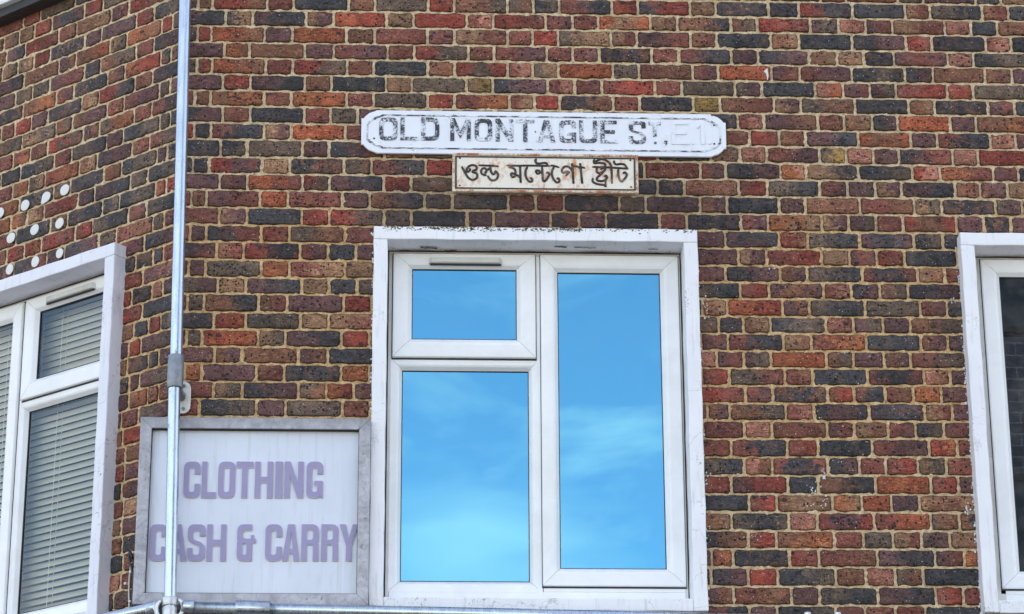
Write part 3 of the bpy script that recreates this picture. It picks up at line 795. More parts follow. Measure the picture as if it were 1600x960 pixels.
# white paint spattered and smeared on the brick beside the windows
sp_ = MB()
def blob(u, z, r, y=-.0035):
    n = 7; b = len(sp_.v); ph = random.random()*6
    for yy in (y, .004):
        for k in range(n):
            a = 2*math.pi*k/n; q = r*random.uniform(.6, 1.35); sp_.v.append((u+q*math.cos(a), yy, z+q*1.3*math.sin(a)))
    sp_.f.append(tuple(b+k for k in range(n)))
    for k in range(n): sp_.f.append((b+k, b+n+k, b+n+(k+1) % n, b+(k+1) % n))
for cx_, cy_, sx_, sy_, n_, rr in ((1270,765,7,9,14,.0028),(1287,740,5,8,12,.003),(1288,785,4,10,10,.0028),(1265,790,6,3,6,.002),(1180,838,12,5,9,.002),(1106,745,6,10,7,.0025),(1512,795,4,8,10,.004),(1103,485,4,18,12,.0026),(1205,418,9,4,6,.0022),(1485,470,6,6,8,.0025),(1107,835,5,22,9,.0022),(420,245,60,40,8,.0016),(1350,600,130,200,40,.0016)):
    for k in range(n_):
        u, z = unp(cx_+random.gauss(0, sx_*.6), cy_+random.gauss(0, sy_*.6), -.002)
        if WIN_R[0]-.01 < u or (WIN_C[0]-.01 < u < WIN_C[0]+WW+.01 and z < WZ+WH+.01): continue
        blob(u, z, rr*random.uniform(.4, 1.3))
for wx, sgn in ((WIN_C[0], -1), (WIN_C[0]+WW, 1), (WIN_R[0], -1)):
    for k in range(90):
        z = WZ + random.uniform(0, WH); blob(wx + sgn*abs(random.gauss(0, .0042)), z, random.uniform(.0012, .0045), -.004)
tag(sp_.build('paint_spatter', mat_simple('spattered_white_paint', (.70,.69,.68), .7, 0, .2, 60), B), kind='stuff')

# fascia ledge high on the left wall
zl = 6.985
lg = MB().box(-3.4, -.62, -.10, .002, zl+.03, zl+.118)
lo_ = lg.build('fascia', mat_white_paint('fascia_white', (.76,.77,.79), .3, .4), B, bevel=.004, loc=tuple(CORN), rz=-LANG)
MB().box(-3.4, -.60, -.072, .002, zl-.012, zl+.029).build('fascia_shade_strip', mat_simple('painted_shade_dark', (.03,.03,.032), .6, 0, .4, 40), B, bevel=.003, loc=tuple(CORN), rz=-LANG)  # dark strip standing in for the shadow line under the ledge
MB().box(-3.4, -.62, -.13, .002, zl+.1185, zl+.19).build('gutter', mat_simple('black_gutter', (.02,.022,.022), .4), B, bevel=.01, loc=tuple(CORN), rz=-LANG)

# ================================================================== GLYPHS
def G_O(w_, h, t, r): return [fillet([(0,0),(w_,0),(w_,h),(0,h)], r), fillet([(t,t),(t,h-t),(w_-t,h-t),(w_-t,t)], max(r-t*.85, .002))]
def glyph(ch, w, h, t, tv=None, r=None):
    """w width, h height, t stem, tv bar thickness, r corner radius"""
    tv = tv or t; r = t*.9 if r is None else r; ri = max(min(r-t*.45, (w-2*t)*.49), .0005)
    if ch == 'O' or ch == '0': return [fillet([(0,0),(w,0),(w,h),(0,h)], r), fillet([(t,tv),(t,h-tv),(w-t,h-tv),(w-t,tv)], ri)]
    if ch == 'L': return [[(0,0),(w,0),(w,tv),(t,tv),(t,h),(0,h)]]
    if ch == 'I': return [[(0,0),(t,0),(t,h),(0,h)]]
    if ch == 'T': a = (w-t)/2; return [[(a,0),(a+t,0),(a+t,h-tv),(w,h-tv),(w,h),(0,h),(0,h-tv),(a,h-tv)]]
    if ch == 'H': m = h*.5; return [[(0,0),(t,0),(t,m-tv/2),(w-t,m-tv/2),(w-t,0),(w,0),(w,h),(w-t,h),(w-t,m+tv/2),(t,m+tv/2),(t,h),(0,h)]]
    if ch == 'E': m = h*.5; return [[(0,0),(w,0),(w,tv),(t,tv),(t,m-tv/2),(w*.82,m-tv/2),(w*.82,m+tv/2),(t,m+tv/2),(t,h-tv),(w*.94,h-tv),(w*.94,h),(0,h)]]
    if ch == 'D': return [fillet([(0,0),(w,0),(w,h),(0,h)], [0,r*1.3,r*1.3,0]), fillet([(t,tv),(t,h-tv),(w-t,h-tv),(w-t,tv)], [0,0,ri*1.3,ri*1.3])]
    if ch == 'U': return [fillet([(0,0),(w,0),(w,h),(w-t,h),(w-t,tv),(t,tv),(t,h),(0,h)], [r,r,0,0,ri,ri,0,0])]
    if ch == 'N': k = t*1.05; return [[(0,0),(t,0),(t,h*.62),(w-k,0),(w,0),(w,h),(w-t,h),(w-t,h*.38),(k,h),(0,h)]]
    if ch == 'M': return [[(0,0),(t,0),(t,h*.60),(w*.5,h*.10),(w-t,h*.60),(w-t,0),(w,0),(w,h),(w-t*1.15,h),(w*.5,h*.42),(t*1.15,h),(0,h)]]
    if ch == 'A':
        c = w/2; tt = t*.5; y1 = h*.20; y2 = y1+tv*.8
        def xl(y): return (c-t*.55)*y/h + t*1.02*(1-y/h) if 0 else t*1.02 + (c - t*1.02)*(y/(h*.80))
        return [[(0,0),(t*1.02,0),(xl(y1)-t*.02,y1),(w-xl(y1)+t*.02,y1),(w-t*1.02,0),(w,0),(c+t*.62,h),(c-t*.62,h)], [(xl(y2),y2),(c,h*.80),(w-xl(y2),y2)]]
    if ch == 'C': a, b = h*.66, h*.38; return [fillet([(w,a),(w,h),(0,h),(0,0),(w,0),(w,b),(w-t,b),(w-t,tv),(t,tv),(t,h-tv),(w-t,h-tv),(w-t,a)], [0,r,r,r,r,0,0,ri,ri,ri,ri,0])]
    if ch == 'G': a, b = h*.66, h*.46; return [fillet([(w,a),(w,h),(0,h),(0,0),(w*.72,0),(w*.86,tv*.45),(w*.9,0),(w,0),(w,b),(w*.48,b),(w*.48,b-tv*.72),(w-t,b-tv*.72),(w-t,tv),(t,tv),(t,h-tv),(w-t,h-tv),(w-t,a)], [0,r,r,r,r*.5,0,0,0,0,0,0,0,ri,ri,ri,ri,0])]
    if ch == 'S':
        m = h*.5
        return [fillet([(w,h*.68),(w,h),(0,h),(0,m+tv*.25),(w-t,m-tv*.55),(w-t,tv),(t,tv),(t,h*.34),(0,h*.34),(0,0),(w,0),(w,m-tv*.25),(t,m+tv*.55),(t,h-tv),(w-t,h-tv),(w-t,h*.68)], [0,r,r,r*1.2,ri,ri,ri,0,0,r,r,r*1.2,ri,ri,ri,0])]
    if ch == 'R':
        m = h*.44
        return [fillet([(0,0),(t,0),(t,m),(w-t,m),(w-t,0),(w,0),(w,h*.47),(w*.93,h*.5),(w,h*.54),(w,h),(0,h)], [0,0,0,t*.3,0,0,t*.35,0,t*.35,r,0]), fillet([(t,m+tv*.85),(t,h-tv*.85),(w-t,h-tv*.85),(w-t,m+tv*.85)], [0,0,ri,ri])]
    if ch == 'Y': c = w/2; return [[(c-t/2,0),(c+t/2,0),(c+t/2,h*.40),(w,h),(w-t*1.05,h),(c,h*.60),(t*1.05,h),(0,h),(c-t/2,h*.40)]]
    if ch == '&':
        return [fillet([(0,0),(w*.80,0),(w*.80,h*.50),(w,h*.50),(w,h*.60),(w*.90,h*.60),(w*.90,h*.70),(w*.74,h*.70),(w*.74,h*.60),(t,h*.60),(t,h-tv),(w*.62,h-tv),(w*.78,h-tv),(w*.78,h),(0,h),(0,h*.58),(t*.16,h*.54),(0,h*.50)],
                       [r,0,0,0,0,0,0,0,0,ri,ri,0,0,0,r,0,0,0]), fillet([(t,tv),(t,h*.48),(w*.80-t,h*.48),(w*.80-t,tv)], ri*.8)]
    if ch == '1': return [[(w*.35,0),(w*.35+t,0),(w*.35+t,h),(w*.35+t*.1,h),(0,h*.80),(0,h*.68),(w*.35,h*.82)]]
    if ch == '.': return [[(0,0),(t,0),(t,t),(0,t)]]
    if ch == ',': return [[(t*.35,-t*.9),(t,-t*.1),(t,t),(0,t),(0,0),(t*.5,0)]]
def place(loops, x, z, sh=0.): return [[(x+q[0]+sh*q[1], z+q[1]) for q in lp] for lp in loops]

# ================================================================== STREET NAME PLATE
SP = empty('street_sign', (1.335, -.012, 6.135)); tag(SP, 'long white plate with clipped corners and chipped raised black letters OLD MONTAGUE ST, E 1', 'street sign')
def loc_pts(pix, off, org): return [(unp(x, y, off)[0]-org[0], unp(x, y, off)[1]-org[2]) for x, y in pix]
def shape_fix(o): return o
PW, PH = .758, .097       # half width, half height of the plate
def notched(hw, hh, cx_, cz_, st, n=5):
    """plate outline: straight edges, hollow diagonal corners with a small step"""
    q = []
    corner = [(hw, hh-cz_), (hw-st, hh-cz_+.001), (hw-st-.006, hh-cz_+.010), (hw-cx_*.62, hh-cz_*.36), (hw-cx_-.006, hh-.004), (hw-cx_-.012, hh)]
    q += corner                       # top right, going up and left
    q += [(-x, z) for x, z in corner[::-1]]
    q += [(-x, -z) for x, z in corner]
    q += [(x, -z) for x, z in corner[::-1]]
    return q
STREETW = mat_white_paint('plate_enamel', (.82,.85,.92), .35, .25, .42)
ENB = mat_chipped('chipped_black_paint', (.035,.036,.045), (.74,.78,.86), .518, .022)
ENB2 = mat_chipped('border_black_paint', (.035,.036,.045), (.76,.80,.88), .50, .025, (.28,1,3.5))
# the plate hangs true to the wall, outline from the photo corners
link('plate', poly_mesh('plate', [notched(PW, PH, .052, .038, .010)], .014, .006, .0025), STREETW, SP)
ro = notched(PW-.022, PH-.020, .052, .038, .004); ri_ = notched(PW-.0285, PH-.0262, .052, .038, .004)
link('border', poly_mesh('border', [ro, ri_], .0028, -.0075, .0007), ENB2, SP)
org = (1.335, -.012, 6.135)
def sx(x, y=205): return unp(x, y, -.02)[0]-org[0]
def sz(x, y): return unp(x, y, -.02)[1]-org[2]
letters = [('O',592.5,621,184,219.5),('L',625.5,654,184,219.5),('D',658,686.5,184,220),('M',703.5,735.5,185,220.5),('O',741.5,769,186,221),('N',774,802,186,221.5),('T',806.5,835,187,222.5),('A',840,868,188,223),('G',873.5,900,188.5,223.5),('U',905,933,188.5,223.8),('E',938,965.5,188.8,224.3),('S',982.5,1009,189.5,225.3),('T',1013.5,1032.5,190.5,214)]
for ch, xa, xb, ya, yb in letters:
    a, b = sx(xa), sx(xb); z1 = sz(xa, ya); z0 = sz(xa, yb); t = .0178 if ch not in 'M' else .0165
    if yb-ya < 30: t = .0145
    me = poly_mesh('letter', place(glyph(ch, b-a, z1-z0, t, .0155 if ch in 'TELAS' else None, .024), a, z0), .0036, -.0075, .0009)
    link('letter', me, ENB, SP)
a = sx(1021.5); z0 = sz(1021, 225.5); link('full_stop', poly_mesh('full_stop', place(glyph('.', 0, 0, .0105), a, z0), .0036, -.0075, .0008), ENB, SP)
a = sx(1037.5); z0 = sz(1037, 224.5); link('comma', poly_mesh('comma', place(glyph(',', 0, 0, .012), a, z0), .0036, -.0075, .0008), ENB, SP)
# painted-over postcode, only its relief shows
for ch, xa, xb in (('E',1049,1077),('.',1081,1085),('1',1090,1104),('.',1106,1110)):
    a, b = sx(xa), sx(xb); z1 = sz(xa, 190.5); z0 = sz(xa, 226)
    link('painted_over_letter', poly_mesh('l', place(glyph(ch, b-a, z1-z0, .0165 if ch != '.' else .011, .014), a, z0), .0045, -.0075, .001), STREETW, SP)
SCR = mat_simple('rusty_screw', (.10,.035,.02), .8, .3)
for x, y in ((586,186),(584.5,216.5),(836.5,206.5),(1115.5,196),(1116,225),(1112.5,181)):
    u, z = unp(x, y, -.02)
    MB().tube((u-org[0], -.0085, z-org[2]), (u-org[0], -.0115, z-org[2]), .0042 if x not in (836.5,1112.5) else .0028, 12, .0030).build('screw', SCR, SP)

# ================================================================== BENGALI PLATE
BO = (1.339, -.010, 5.957)
BP = empty('street_sign', BO); tag(BP, 'small rust stained cream plate with raised Bengali lettering, fixed under the long white street plate', 'street sign')
RP = mat_rusty_plate()
bw_, bh_ = .385, .087
link('plate', poly_mesh('plate', [fillet([(-bw_,-bh_),(bw_,-bh_),(bw_,bh_),(-bw_,bh_)], .004)], .010, .004, .0015), RP, BP)
rimm = mat_chipped('rim_worn_cream', (.78,.66,.50), srgb(176,100,56), .50, .06)
MB().ring(-bw_, -bh_, bw_, bh_, [(0, -.004), (.0015, -.0105), (.0095, -.0105), (.0115, -.0062)], 0).build('rim', rimm, BP)
MB().ring(-bw_+.0125, -bh_+.0135, bw_-.0125, bh_-.0135, [(0, -.006), (.0008, -.0092), (.0058, -.0092), (.0066, -.006)], 0).build('border', mat_chipped('border_dark', (.03,.03,.034), srgb(110,90,78), .62, .04), BP)
INK = mat_chipped('worn_brown_black_letter', (.035,.030,.030), srgb(150,120,96), .60, .05)
def stroke(px, left_tile, w_=.0042, sm=True):
    ox, oy = (700, 235) if left_tile else (850, 235)
    P = [Vector((unp(ox+x/10, oy+y/10, -.018)[0]-BO[0], unp(ox+x/10, oy+y/10, -.018)[1]-BO[2])) for x, y in px]
    if sm and len(P) > 2:   # Catmull-Rom through the traced points
        Q = []
        for i in range(len(P)-1):
            a, b, c, d = P[max(i-1,0)], P[i], P[i+1], P[min(i+2, len(P)-1)]
            for k in range(6):
                t = k/6; Q.append(.5*((2*b)+(c-a)*t+(2*a-5*b+4*c-d)*t*t+(3*b-a-3*c+d)*t**3))
        Q.append(P[-1]); P = Q
    return [(p.x, -.0072, p.y) for p in P]
def letter(strokes, lt):
    mb = MB()
    for s_ in strokes:
        w_ = .0050; sm = True
        if isinstance(s_, dict): w_ = s_.get('w', w_); sm = s_.get('sm', True); s_ = s_['p']
        pts = stroke(s_, lt, w_, sm); n_ = len(pts)
        mb.path(pts, [w_*(.45+.55*min(1, min(k, n_-1-k)/3+.15)) for k in range(n_)] if n_ > 5 else w_, 8, .8)
    mb.build('letter', INK, BP, smooth=True)
D_ = lambda p, w_=.005, sm=True: dict(p=p, w=w_, sm=sm)
letter([D_([(215,250),(250,320),(290,390),(320,430),(380,462),(440,440),(458,400),(445,360),(400,345),(385,330),(410,312),(440,300),(448,265),(420,235),(370,232),(320,255),(292,300),(300,335),(330,325),(345,300),(330,285)])], True)
letter([D_([(470,232),(600,238),(700,240),(795,252)], .0046), D_([(600,378),(575,388),(530,365),(518,320),(540,285),(580,282),(600,310),(590,345),(565,350)]), D_([(600,310),(640,290),(668,270)]), D_([(660,245),(665,300),(680,350),(710,375),(735,350),(745,325),(775,360),(780,410),(750,455),(700,470),(655,450),(620,395)])], True)
letter([D_([(915,235),(1000,238),(1100,240),(1250,238),(1400,240),(1600,245)], .0046), D_([(945,262),(1000,270),(1045,300),(1055,350),(1040,370),(1000,355),(985,380),(1005,415),(1040,410),(1070,385),(1110,410),(1140,440)]), D_([(1125,245),(1130,350),(1135,505)], .005, False)], True)
letter([D_([(1245,255),(1215,310),(1210,370),(1225,430),(1260,480),(1300,490),(1318,460),(1300,435),(1285,448)])], True)
letter([D_([(1365,350),(1385,315),(1425,320),(1435,350),(1400,365),(1380,345)]), D_([(1430,345),(1465,340),(1475,330)]), D_([(1470,250),(1475,350),(1485,470),(1520,475),(1560,420),(1585,370),(1560,345),(1535,360)]), D_([(1385,135),(1365,160),(1385,200),(1440,205),(1500,195),(1540,205),(1550,235)])], True)
letter([D_([(100,240),(150,240),(240,268)], .0046), D_([(165,250),(130,310),(125,380),(150,450),(195,500),(235,490),(240,455),(218,435),(205,455)])], False)
letter([D_([(345,405),(360,370),(390,345),(355,330),(300,350),(280,310),(310,262),(360,250),(405,275),(440,320),(455,370)]), D_([(440,205),(448,300),(460,520)], .005, False), D_([(450,255),(500,245),(550,270),(590,290)], .0046), D_([(565,205),(580,350),(598,520)], .005, False), D_([(580,262),(640,275)], .0046)], False)
letter([D_([(750,258),(850,262),(1000,266),(1150,275),(1320,290)], .0048), D_([(965,250),(940,205),(860,195),(790,200),(778,165),(800,145)]), D_([(800,185),(850,150),(920,140),(1000,175),(1045,240),(1058,350),(1062,520)]),
        D_([(830,275),(820,320),(850,355),(900,345),(940,320),(960,285),(935,270),(880,300)]), D_([(930,330),(880,380),(830,430),(835,470),(900,480),(960,460),(985,420),(965,395),(945,415)]), D_([(765,430),(760,480),(800,515),(880,535),(940,540),(970,575)]), D_([(960,470),(966,570)], .004, False)], False)
letter([D_([(1100,160),(1095,190),(1130,220),(1200,212),(1250,220),(1280,250),(1300,290)]), D_([(1160,280),(1162,380),(1185,460),(1215,485),(1250,455),(1285,410),(1290,370),(1260,345),(1235,365)])], False)
for x, y in ((718.7,247.2),(718.4,290),(985,250.7),(986,292.3)):
    u, z = unp(x, y, -.017); MB().tube((u-BO[0], -.0060, z-BO[2]), (u-BO[0], -.0085, z-BO[2]), .0042, 12, .003).build('screw', SCR, BP)

# ================================================================== SHOP SIGN
HO = (.183, 0, 4.484)
HS = empty('shop_sign', HO); tag(HS, 'weathered white sign box in a grey metal frame with faded lilac letters CLOTHING CASH & CARRY', 'shop sign')
hw, hh = .4525, .3775; Y0, Y1 = -.100, -.072
def mat_tray():
    m = MT('sign_frame_metal'); n = m.noise(18, 6, .68, 1.0); n2 = m.noise(70, 5, .7, .8, m.mapping((1,1,.6)))
    c = m.mix(m.ramp(n, [(.36, 0.), (.66, 1.)]), srgb(190,189,196), srgb(152,150,155))
    c = m.mix(m.ramp(n2, [(.58, 0.), (.68, .8)]), c, srgb(82,74,72))
    sx_ = m.n('ShaderNodeSeparateXYZ'); m.l(m.vec, sx_.inputs[0])
    tp = m.ramp(m.math('ADD', m.math('MULTIPLY', sx_.outputs[2], 1.), m.math('MULTIPLY', m.math('SUBTRACT', m.noise(30, 5, .7), .5), .16)), [(.30, 0.), (.40, .75)])
    c = m.mix(tp, c, srgb(134,134,140))
    return m.fin(c, .55, .25, m.bump(n2, .4, .002), .5)
TRAY = mat_tray()
f = MB().ring(-hw, -hh, hw, hh, [(0, -.004), (0, Y0+.002), (.002, Y0), (.043, Y0+.001), (.0455, Y0+.004), (.0465, Y1+.004)], .0008)
f.build('frame', TRAY, HS)
def mat_panel():
    m = MT('sign_panel'); n = m.noise(3, 5, .6, .3); st = m.noise(22, 4, .6, .2, m.mapping((2.5,1,.18)))
    c = m.mix(m.ramp(n, [(.35, 0.), (.7, 1.)]), srgb(216,222,234), srgb(204,210,222))
    c = m.mix(m.ramp(st, [(.55, 0.), (.78, .35)]), c, srgb(168,160,150))
    return m.fin(c, .28, 0, m.bump(n, .08, .004), .5)
MB().quad((-hw+.04, Y1, -hh+.04), (hw-.04, Y1, -hh+.04), (hw-.04, Y1, hh-.04), (-hw+.04, Y1, hh-.04)).build('panel', mat_panel(), HS)
MB().ring(-hw+.0435, -hh+.0435, hw-.0435, hh-.0435, [(0, Y0+.0035), (.0034, Y0+.0045), (.0034, Y1+.003)], 0).build('inner_lip', DARKGAP, HS)
LIL = mat_simple('faded_lilac', srgb(152,144,180), .45, 0, .07, 14); LILE = mat_simple('pale_lilac_edge', srgb(196,186,204), .5, 0, .08, 30)
def hx(x, y): return unp(x, y, Y1-.01)
def shop_row(chars, y0, y1):
    for ch, xa, xb in chars:
        a, z1 = hx(xa, y0); b, z0 = hx(xb, y1); a -= HO[0]; b -= HO[0]; z0 -= HO[2]; z1 -= HO[2]
        a2 = hx(xa, y1)[0]-HO[0]; a = (a+a2)/2
        if ch == 'I': t = b-a
        elif ch == 'N': t = .0198
        else: t = .0198
        gl = place(glyph(ch, b-a, z1-z0, t, .0215, .026), a, z0, .0)
        gb = place([[(q[0], q[1]) for q in lp] for lp in glyph(ch, b-a+.003, z1-z0+.002, t+.0035, .0245, .027)], a-.001, z0-.003, .0)
        e = link('letter', poly_mesh('letter', gb, .005, Y1-.0006, .0006), LILE, HS)
        link('letter_face', poly_mesh('letter_face', gl, .0015, Y1-.0058, .0003), LIL, e)
shop_row([('C',287,311.2),('L',315.2,336.5),('O',341,366),('T',369.2,394),('H',398.3,425),('I',430.2,440.2),('N',444.6,473),('G',479,503.5)], 721, 777)
shop_row([('C',234,259),('A',263,290.5),('S',293,319),('H',323.2,352),('&',370.3,398.5),('C',414.5,439.3),('A',441.5,467),('R',471,496.7),('R',502,527.5),('Y',530.6,558.8)], 819, 875.5)

# ================================================================== GALVANISED PIPEWORK
PP = empty('pipe_railing', (CORN[0], -.2, 0)); PO = Vector((CORN[0], -.2, 0))
tag(PP, 'galvanised steel tube rising up the corner with clamped rails running off at its foot', 'pipe railing')
def wpt(x, y, off, left=False):
    u, z = unp(x, y, off, left)
    q = (CORN + u*A2 + off*N2) if left else np.array([u, off, 0.])
    return Vector((q[0], q[1], z)) - PO
YP = -.165
top = wpt(289.5, 0, YP); mid = wpt(274.5, 590, YP); low = wpt(266.2, 935, YP)
up = (top-mid).normalized()
MB().tube(mid-up*.02, top+up*1.2, .0242, 40, caps=False).build('upright_tube', GALV, PP, smooth=True)
mid2 = mid + Vector((-.004, -.0, 0)); d2 = (mid2-low).normalized()
MB().tube(low-d2*.35, mid2-d2*.0, .0236, 40, caps=False).build('upright_tube', GALV, PP, smooth=True)
c0 = wpt(273.4, 607, YP); c1 = wpt(275.2, 556, YP)
MB().tube(c0, c1, .0318, 40).build('sleeve', mat_simple('grey_malleable_iron', (.24,.26,.29), .5, .55, .25, 40), PP, bevel=.003, smooth=True)
for yy in (560, 603): q = wpt(262.5, yy, YP); MB().tube(q+Vector((.006,-.004,0)), q+Vector((-.010,-.008,0)), .006, 12).build('grub_screw', GALV_D, PP)
# wall flange beside the sleeve
fc = unp(284, 622, -.006); fcx, fcz = fc[0]-PO.x, fc[1]
flange = fillet([(-.036,-.068),(.036,-.068),(.036,.068),(-.036,.068)], .036, 8)
fo = link('wall_flange', poly_mesh('wall_flange', [flange], .010, 0, .003), mat_simple('cast_white_metal', (.62,.60,.55), .4, .5, .15, 40), PP, loc=(fcx, -.002-PO.y, fcz))
MB().tube((fcx-.004, -.014-PO.y, fcz+.004), (fcx-.030, YP+.02-PO.y, fcz+.028), .021, 24, .018).build('elbow', GALV_D, PP, smooth=True)
for s_ in (-1, 1): MB().tube((fcx+.008, -.012-PO.y, fcz+.048*s_), (fcx+.008, -.019-PO.y, fcz+.048*s_), .007, 6).build('bolt', GALV_D, PP)
# clamp at the foot
k0 = wpt(265.6, 934, YP); k1 = wpt(265.4, 947.5, YP); k2 = wpt(265.2, 949, YP); k3 = wpt(264.6, 968, YP)
MB().tube(k1, k0, .0300, 36).build('clamp_collar', mat_simple('zinc_casting', (.60,.61,.62), .4, .6, .15, 40), PP, bevel=.003, smooth=True)
MB().tube(k3, k2, .0290, 36).build('clamp_collar', bpy.data.materials['zinc_casting'], PP, bevel=.003, smooth=True)
def hook(cx_, sgn, px, left):
    c = wpt(px[0], px[1], YP+.005)
    lp = [(math.cos(a)*.036*sgn, math.sin(a)*.038) for a in np.linspace(-1.45, 1.45, 12)] + [(math.cos(a)*.017*sgn+.0, math.sin(a)*.026) for a in np.linspace(1.2, -1.2, 10)]
    me = poly_mesh('clamp_jaw', [lp], .030, 0, .004); link('clamp_jaw', me, bpy.data.materials['zinc_casting'], PP, loc=tuple(c+Vector((0, .012, 0))))
hook(0, 1, (276, 951), False); hook(0, -1, (255, 953), False)
r0 = wpt(284, 949.5, YP); r1 = wpt(1400, 973.5, YP)
MB().tube(r0, r1, .0238, 36).build('rail_tube', GALV, PP, smooth=True)
s0 = wpt(287, 948.5, YP); s1 = wpt(303.5, 949, YP); MB().tube(s0, s1, .0268, 36).build('sleeve', GALV, PP, bevel=.002, smooth=True)
s0 = wpt(368, 951.2, YP); s1 = wpt(422, 952.6, YP); MB().tube(s0, s1, .0335, 36).build('sleeve', mat_galv('galvanised_sleeve', .85), PP, bevel=.003, smooth=True)
l0 = wpt(246, 949.5, YP); l1 = wpt(100, 988, -.165, True)
dl = Vector((-A2[0], -A2[1], 0)); MB().tube(l0, l0+dl*2.0, .0238, 36).build('rail_tube', GALV, PP, smooth=True)
MB().tube(l0-dl*.002, l0+dl*.045, .0268, 36).build('sleeve', GALV, PP, bevel=.002, smooth=True)
q = wpt(1284, 971, YP)
MB().box(-.075, .075, -.03, .03, -.028, -.002).tube((-.058,-.028,-.01), (-.058,-.028,.028), .014, 16).tube((.058,-.028,-.01), (.058,-.028,.028), .014, 16).build('rail_bracket', mat_simple('bracket_zinc', (.6,.63,.68), .35, .6, .1), PP, bevel=.004, loc=tuple(q))

# ================================================================== CABLES beside the shop sign
def cable(name, pts, r, mat, label):
    P = [wpt(x, y, off, True) + PO for x, y, off in pts]; b = P[-1]
    Q = []
    for i in range(len(P)-1):
        a_, b_, c_, d_ = P[max(i-1,0)], P[i], P[i+1], P[min(i+2, len(P)-1)]
        for k in range(6):
            t = k/6; Q.append(.5*((2*b_)+(c_-a_)*t+(2*a_-5*b_+4*c_-d_)*t*t+(3*b_-a_-3*c_+d_)*t**3))
    Q.append(P[-1])
    o = MB().path([tuple(q-b) for q in Q], r, 10).build(name, mat, None, smooth=True, loc=tuple(b)); tag(o, label, 'cable'); return o
WHC = mat_simple('white_cable_sheath', (.62,.60,.55), .5, 0, .1); BLC = mat_simple('black_cable_sheath', (.012,.012,.013), .45)
wc = cable('cable', [(205.5,879,-.02),(203.5,890,-.012),(202,905,-.01),(201.3,925,-.01),(201.8,945,-.01),(202,975,-.01)], .0032, WHC, 'thin white cable clipped to the brickwork left of the clothing sign')
bcb = cable('cable', [(207,872,-.018),(203,862,-.02),(202,872,-.02),(205,884,-.02),(208,900,-.015),(207.5,925,-.012),(206.5,950,-.012),(206,975,-.012)], .0052, BLC, 'black looped cable behind the left edge of the clothing sign')
for (x, y) in ((205.5, 894.5), (197.5, 912.5), (204.5, 940.5)):
    p = wpt(x, y, -.006, True) + PO
    c = MB().box(-.006, .006, -.010, .006, -.005, .005).build('cable_clip', WHC, wc, bevel=.002); c.location = p - wc.location; c.rotation_euler = (0, 0, -LANG)

# ================================================================== WHITE DISCS on the left wall
DISC = mat_white_paint('disc_white', (.72,.72,.70), .1, .2, .7)
discs = [(101,297,'white dot, right end of the upper row of dots, nearest the pipe'),(72,308,'white dot with a small drip, second from the right in the upper row'),(39,321,'white dot third from the right in the upper row of dots'),(0,333,'white dot cut by the left edge of the picture in the upper row'),(93,349,'white dot at the right end of the middle row of dots'),(54,359,'white dot in the centre of the middle row of dots'),(17,372,'white dot at the left end of the middle row of dots'),(93,396,'white dot at the right end of the lowest row, above the window head'),(55,409,'white dot in the middle of the lowest row, above the window head'),(15,421,'white dot at the left end of the lowest row of dots')]
for k, (x, y, lab) in enumerate(discs):
    u, z = unp(x, y, -.006, True); r = .0265*random.uniform(.94, 1.04)
    lp = [(r*(1+.03*math.sin(3*a+k))*math.cos(a), r*.92*(1+.03*math.cos(2*a+k))*math.sin(a)) for a in np.linspace(0, 2*math.pi, 28, endpoint=False)]
    if k == 1: lp = [(px-.012*max(0, -px/r)*max(0, -pz/r)*1.6, pz-.012*max(0, -px/r)*max(0, -pz/r)*1.6) for px, pz in lp]
    if k in (7, 8, 9): lp = [(a*.88, b*.98) for a, b in lp]
    q = CORN + u*A2 - .004*N2
    o = link('white_disc', poly_mesh('white_disc', [lp], .003, 0, .0006), DISC, None, loc=(q[0], q[1], z), rz=-LANG)
    tag(o, lab, 'disc', 'white dots on the left wall')

# ================================================================== PAINT SPLASH on the brick near the top right
u, z = unp(1198, 117, -.004)
lp = [(-.012,.014),(-.002,.026),(.004,.030),(.006,.012),(.007,-.010),(.004,-.024),(.001,-.026),(.000,-.008),(-.003,.006)]
o = link('paper_scrap', poly_mesh('paper_scrap', [lp], .002, 0, .0004), DISC, None, loc=(u, -.003, z)); tag(o, 'tiny torn white scrap stuck on an orange brick right of the street sign', 'scrap')

# ================================================================== BLIND behind the left window
org_l = CORN + (WIN_L[0])*A2
VB = empty('venetian_blind', (org_l[0], org_l[1], WZ), -LANG); tag(VB, 'cream venetian blind hanging inside the left window', 'blind')
SLAT = mat_simple('cream_slat', (.90,.86,.74), .5, 0, .06, 8)
sl = MB(); nS = 48
for k in range(nS):
    z = .115 + k*.0305
    for j in range(4):
        t0, t1 = j/4, (j+1)/4
        def pp(t): return (.150 + .0200*(t-.5) , z - .0142*(t-.5) + .0022*(1-(2*t-1)**2))
        (ya, za), (yb, zb_) = pp(t0), pp(t1)
        sl.quad((.075, ya, za), (WW-.075, ya, za), (WW-.075, yb, zb_), (.075, yb, zb_))
sl.build('slats', SLAT, VB)
MB().box(.07, WW-.07, .135, .165, 1.555, 1.59).build('headrail', SLAT, VB)
for x in (.16, .46, .80, 1.10):
    MB().tube((x, .136, .1), (x, .136, 1.56), .0012, 6).tube((x, .164, .1), (x, .164, 1.56), .0012, 6).build('cord', SLAT, VB)

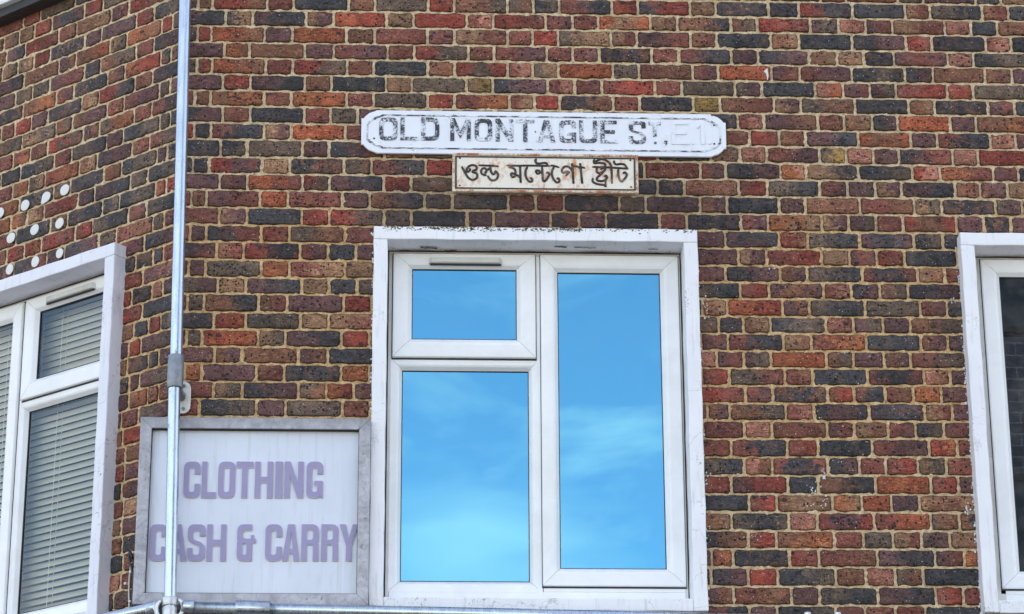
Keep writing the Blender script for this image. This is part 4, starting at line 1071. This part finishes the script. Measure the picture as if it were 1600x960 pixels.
# ================================================================== BUILDINGS ACROSS THE STREET (seen mirrored in the panes)
OB = empty('brick_building', (13.2, -24, 0)); tag(OB, 'dark brick block across the street, only seen mirrored in the right window', 'building')
dk = mat_plain_brick('dark_block_brick', srgb(60,66,80), srgb(50,56,70), srgb(110,120,134), .42, .16)
MB().box(-7, 7, -6, 0, 0, 17).build('wall', dk, OB)
MB().box(-7.2, 7.2, -6.2, .2, 17, 17.3).build('roof', mat_simple('coping', (.3,.3,.3), .8), OB)
for i in range(4):
    for j in range(4):
        x = -5.2 + i*3.3; zz = 2.5 + j*3.8
        wf = MB().ring(x, zz, x+1.5, zz+1.8, [(0,.0),(0,.05),(.08,.05),(.08,.0)]).build('window', ROOM, OB)
        MB().quad((x+.08,.012,zz+.08),(x+1.42,.012,zz+.08),(x+1.42,.012,zz+1.72),(x+.08,.012,zz+1.72)).build('pane', mat_simple('dark_pane', (.02,.03,.04), .08) if 'dark_pane' not in bpy.data.materials else bpy.data.materials['dark_pane'], wf)
LBd = empty('rendered_house', (-24, 1, 0)); tag(LBd, 'pale house along the street, only seen mirrored in the left window', 'house')
MB().box(-8, 0, -6.5, 4.5, 0, 7.1).build('wall', mat_simple('pale_render', (.42,.38,.33), .8), LBd)
rm = MB(); rm.v = [(-8.3,-6.8,7.1),(.3,-6.8,7.1),(.3,4.8,7.1),(-8.3,4.8,7.1),(-4,-6.8,8.2),(-4,4.8,8.2)]; rm.f = [(0,1,4),(1,2,5,4),(2,3,5),(3,0,4,5),(0,3,2,1)]
rm.build('roof', mat_simple('slate_roof', (.09,.09,.10), .7), LBd)
for j in (1.0, 4.4):
    for y in (-5.0, -1.8, 1.4):
        wf = MB(); wf.box(.0, .05, y, y+.08, j, j+1.9).box(.0, .05, y+1.5, y+1.58, j, j+1.9).box(.0, .05, y+.08, y+1.5, j+1.82, j+1.9).box(.0, .05, y+.08, y+1.5, j, j+.08).box(.0, .045, y+.75, y+.83, j+.08, j+1.82)
        w_ = wf.build('window', UPVC, LBd); MB().quad((.014,y+.08,j+.08),(.014,y+1.5,j+.08),(.014,y+1.5,j+1.82),(.014,y+.08,j+1.82)).build('pane', bpy.data.materials['dark_pane'], w_)
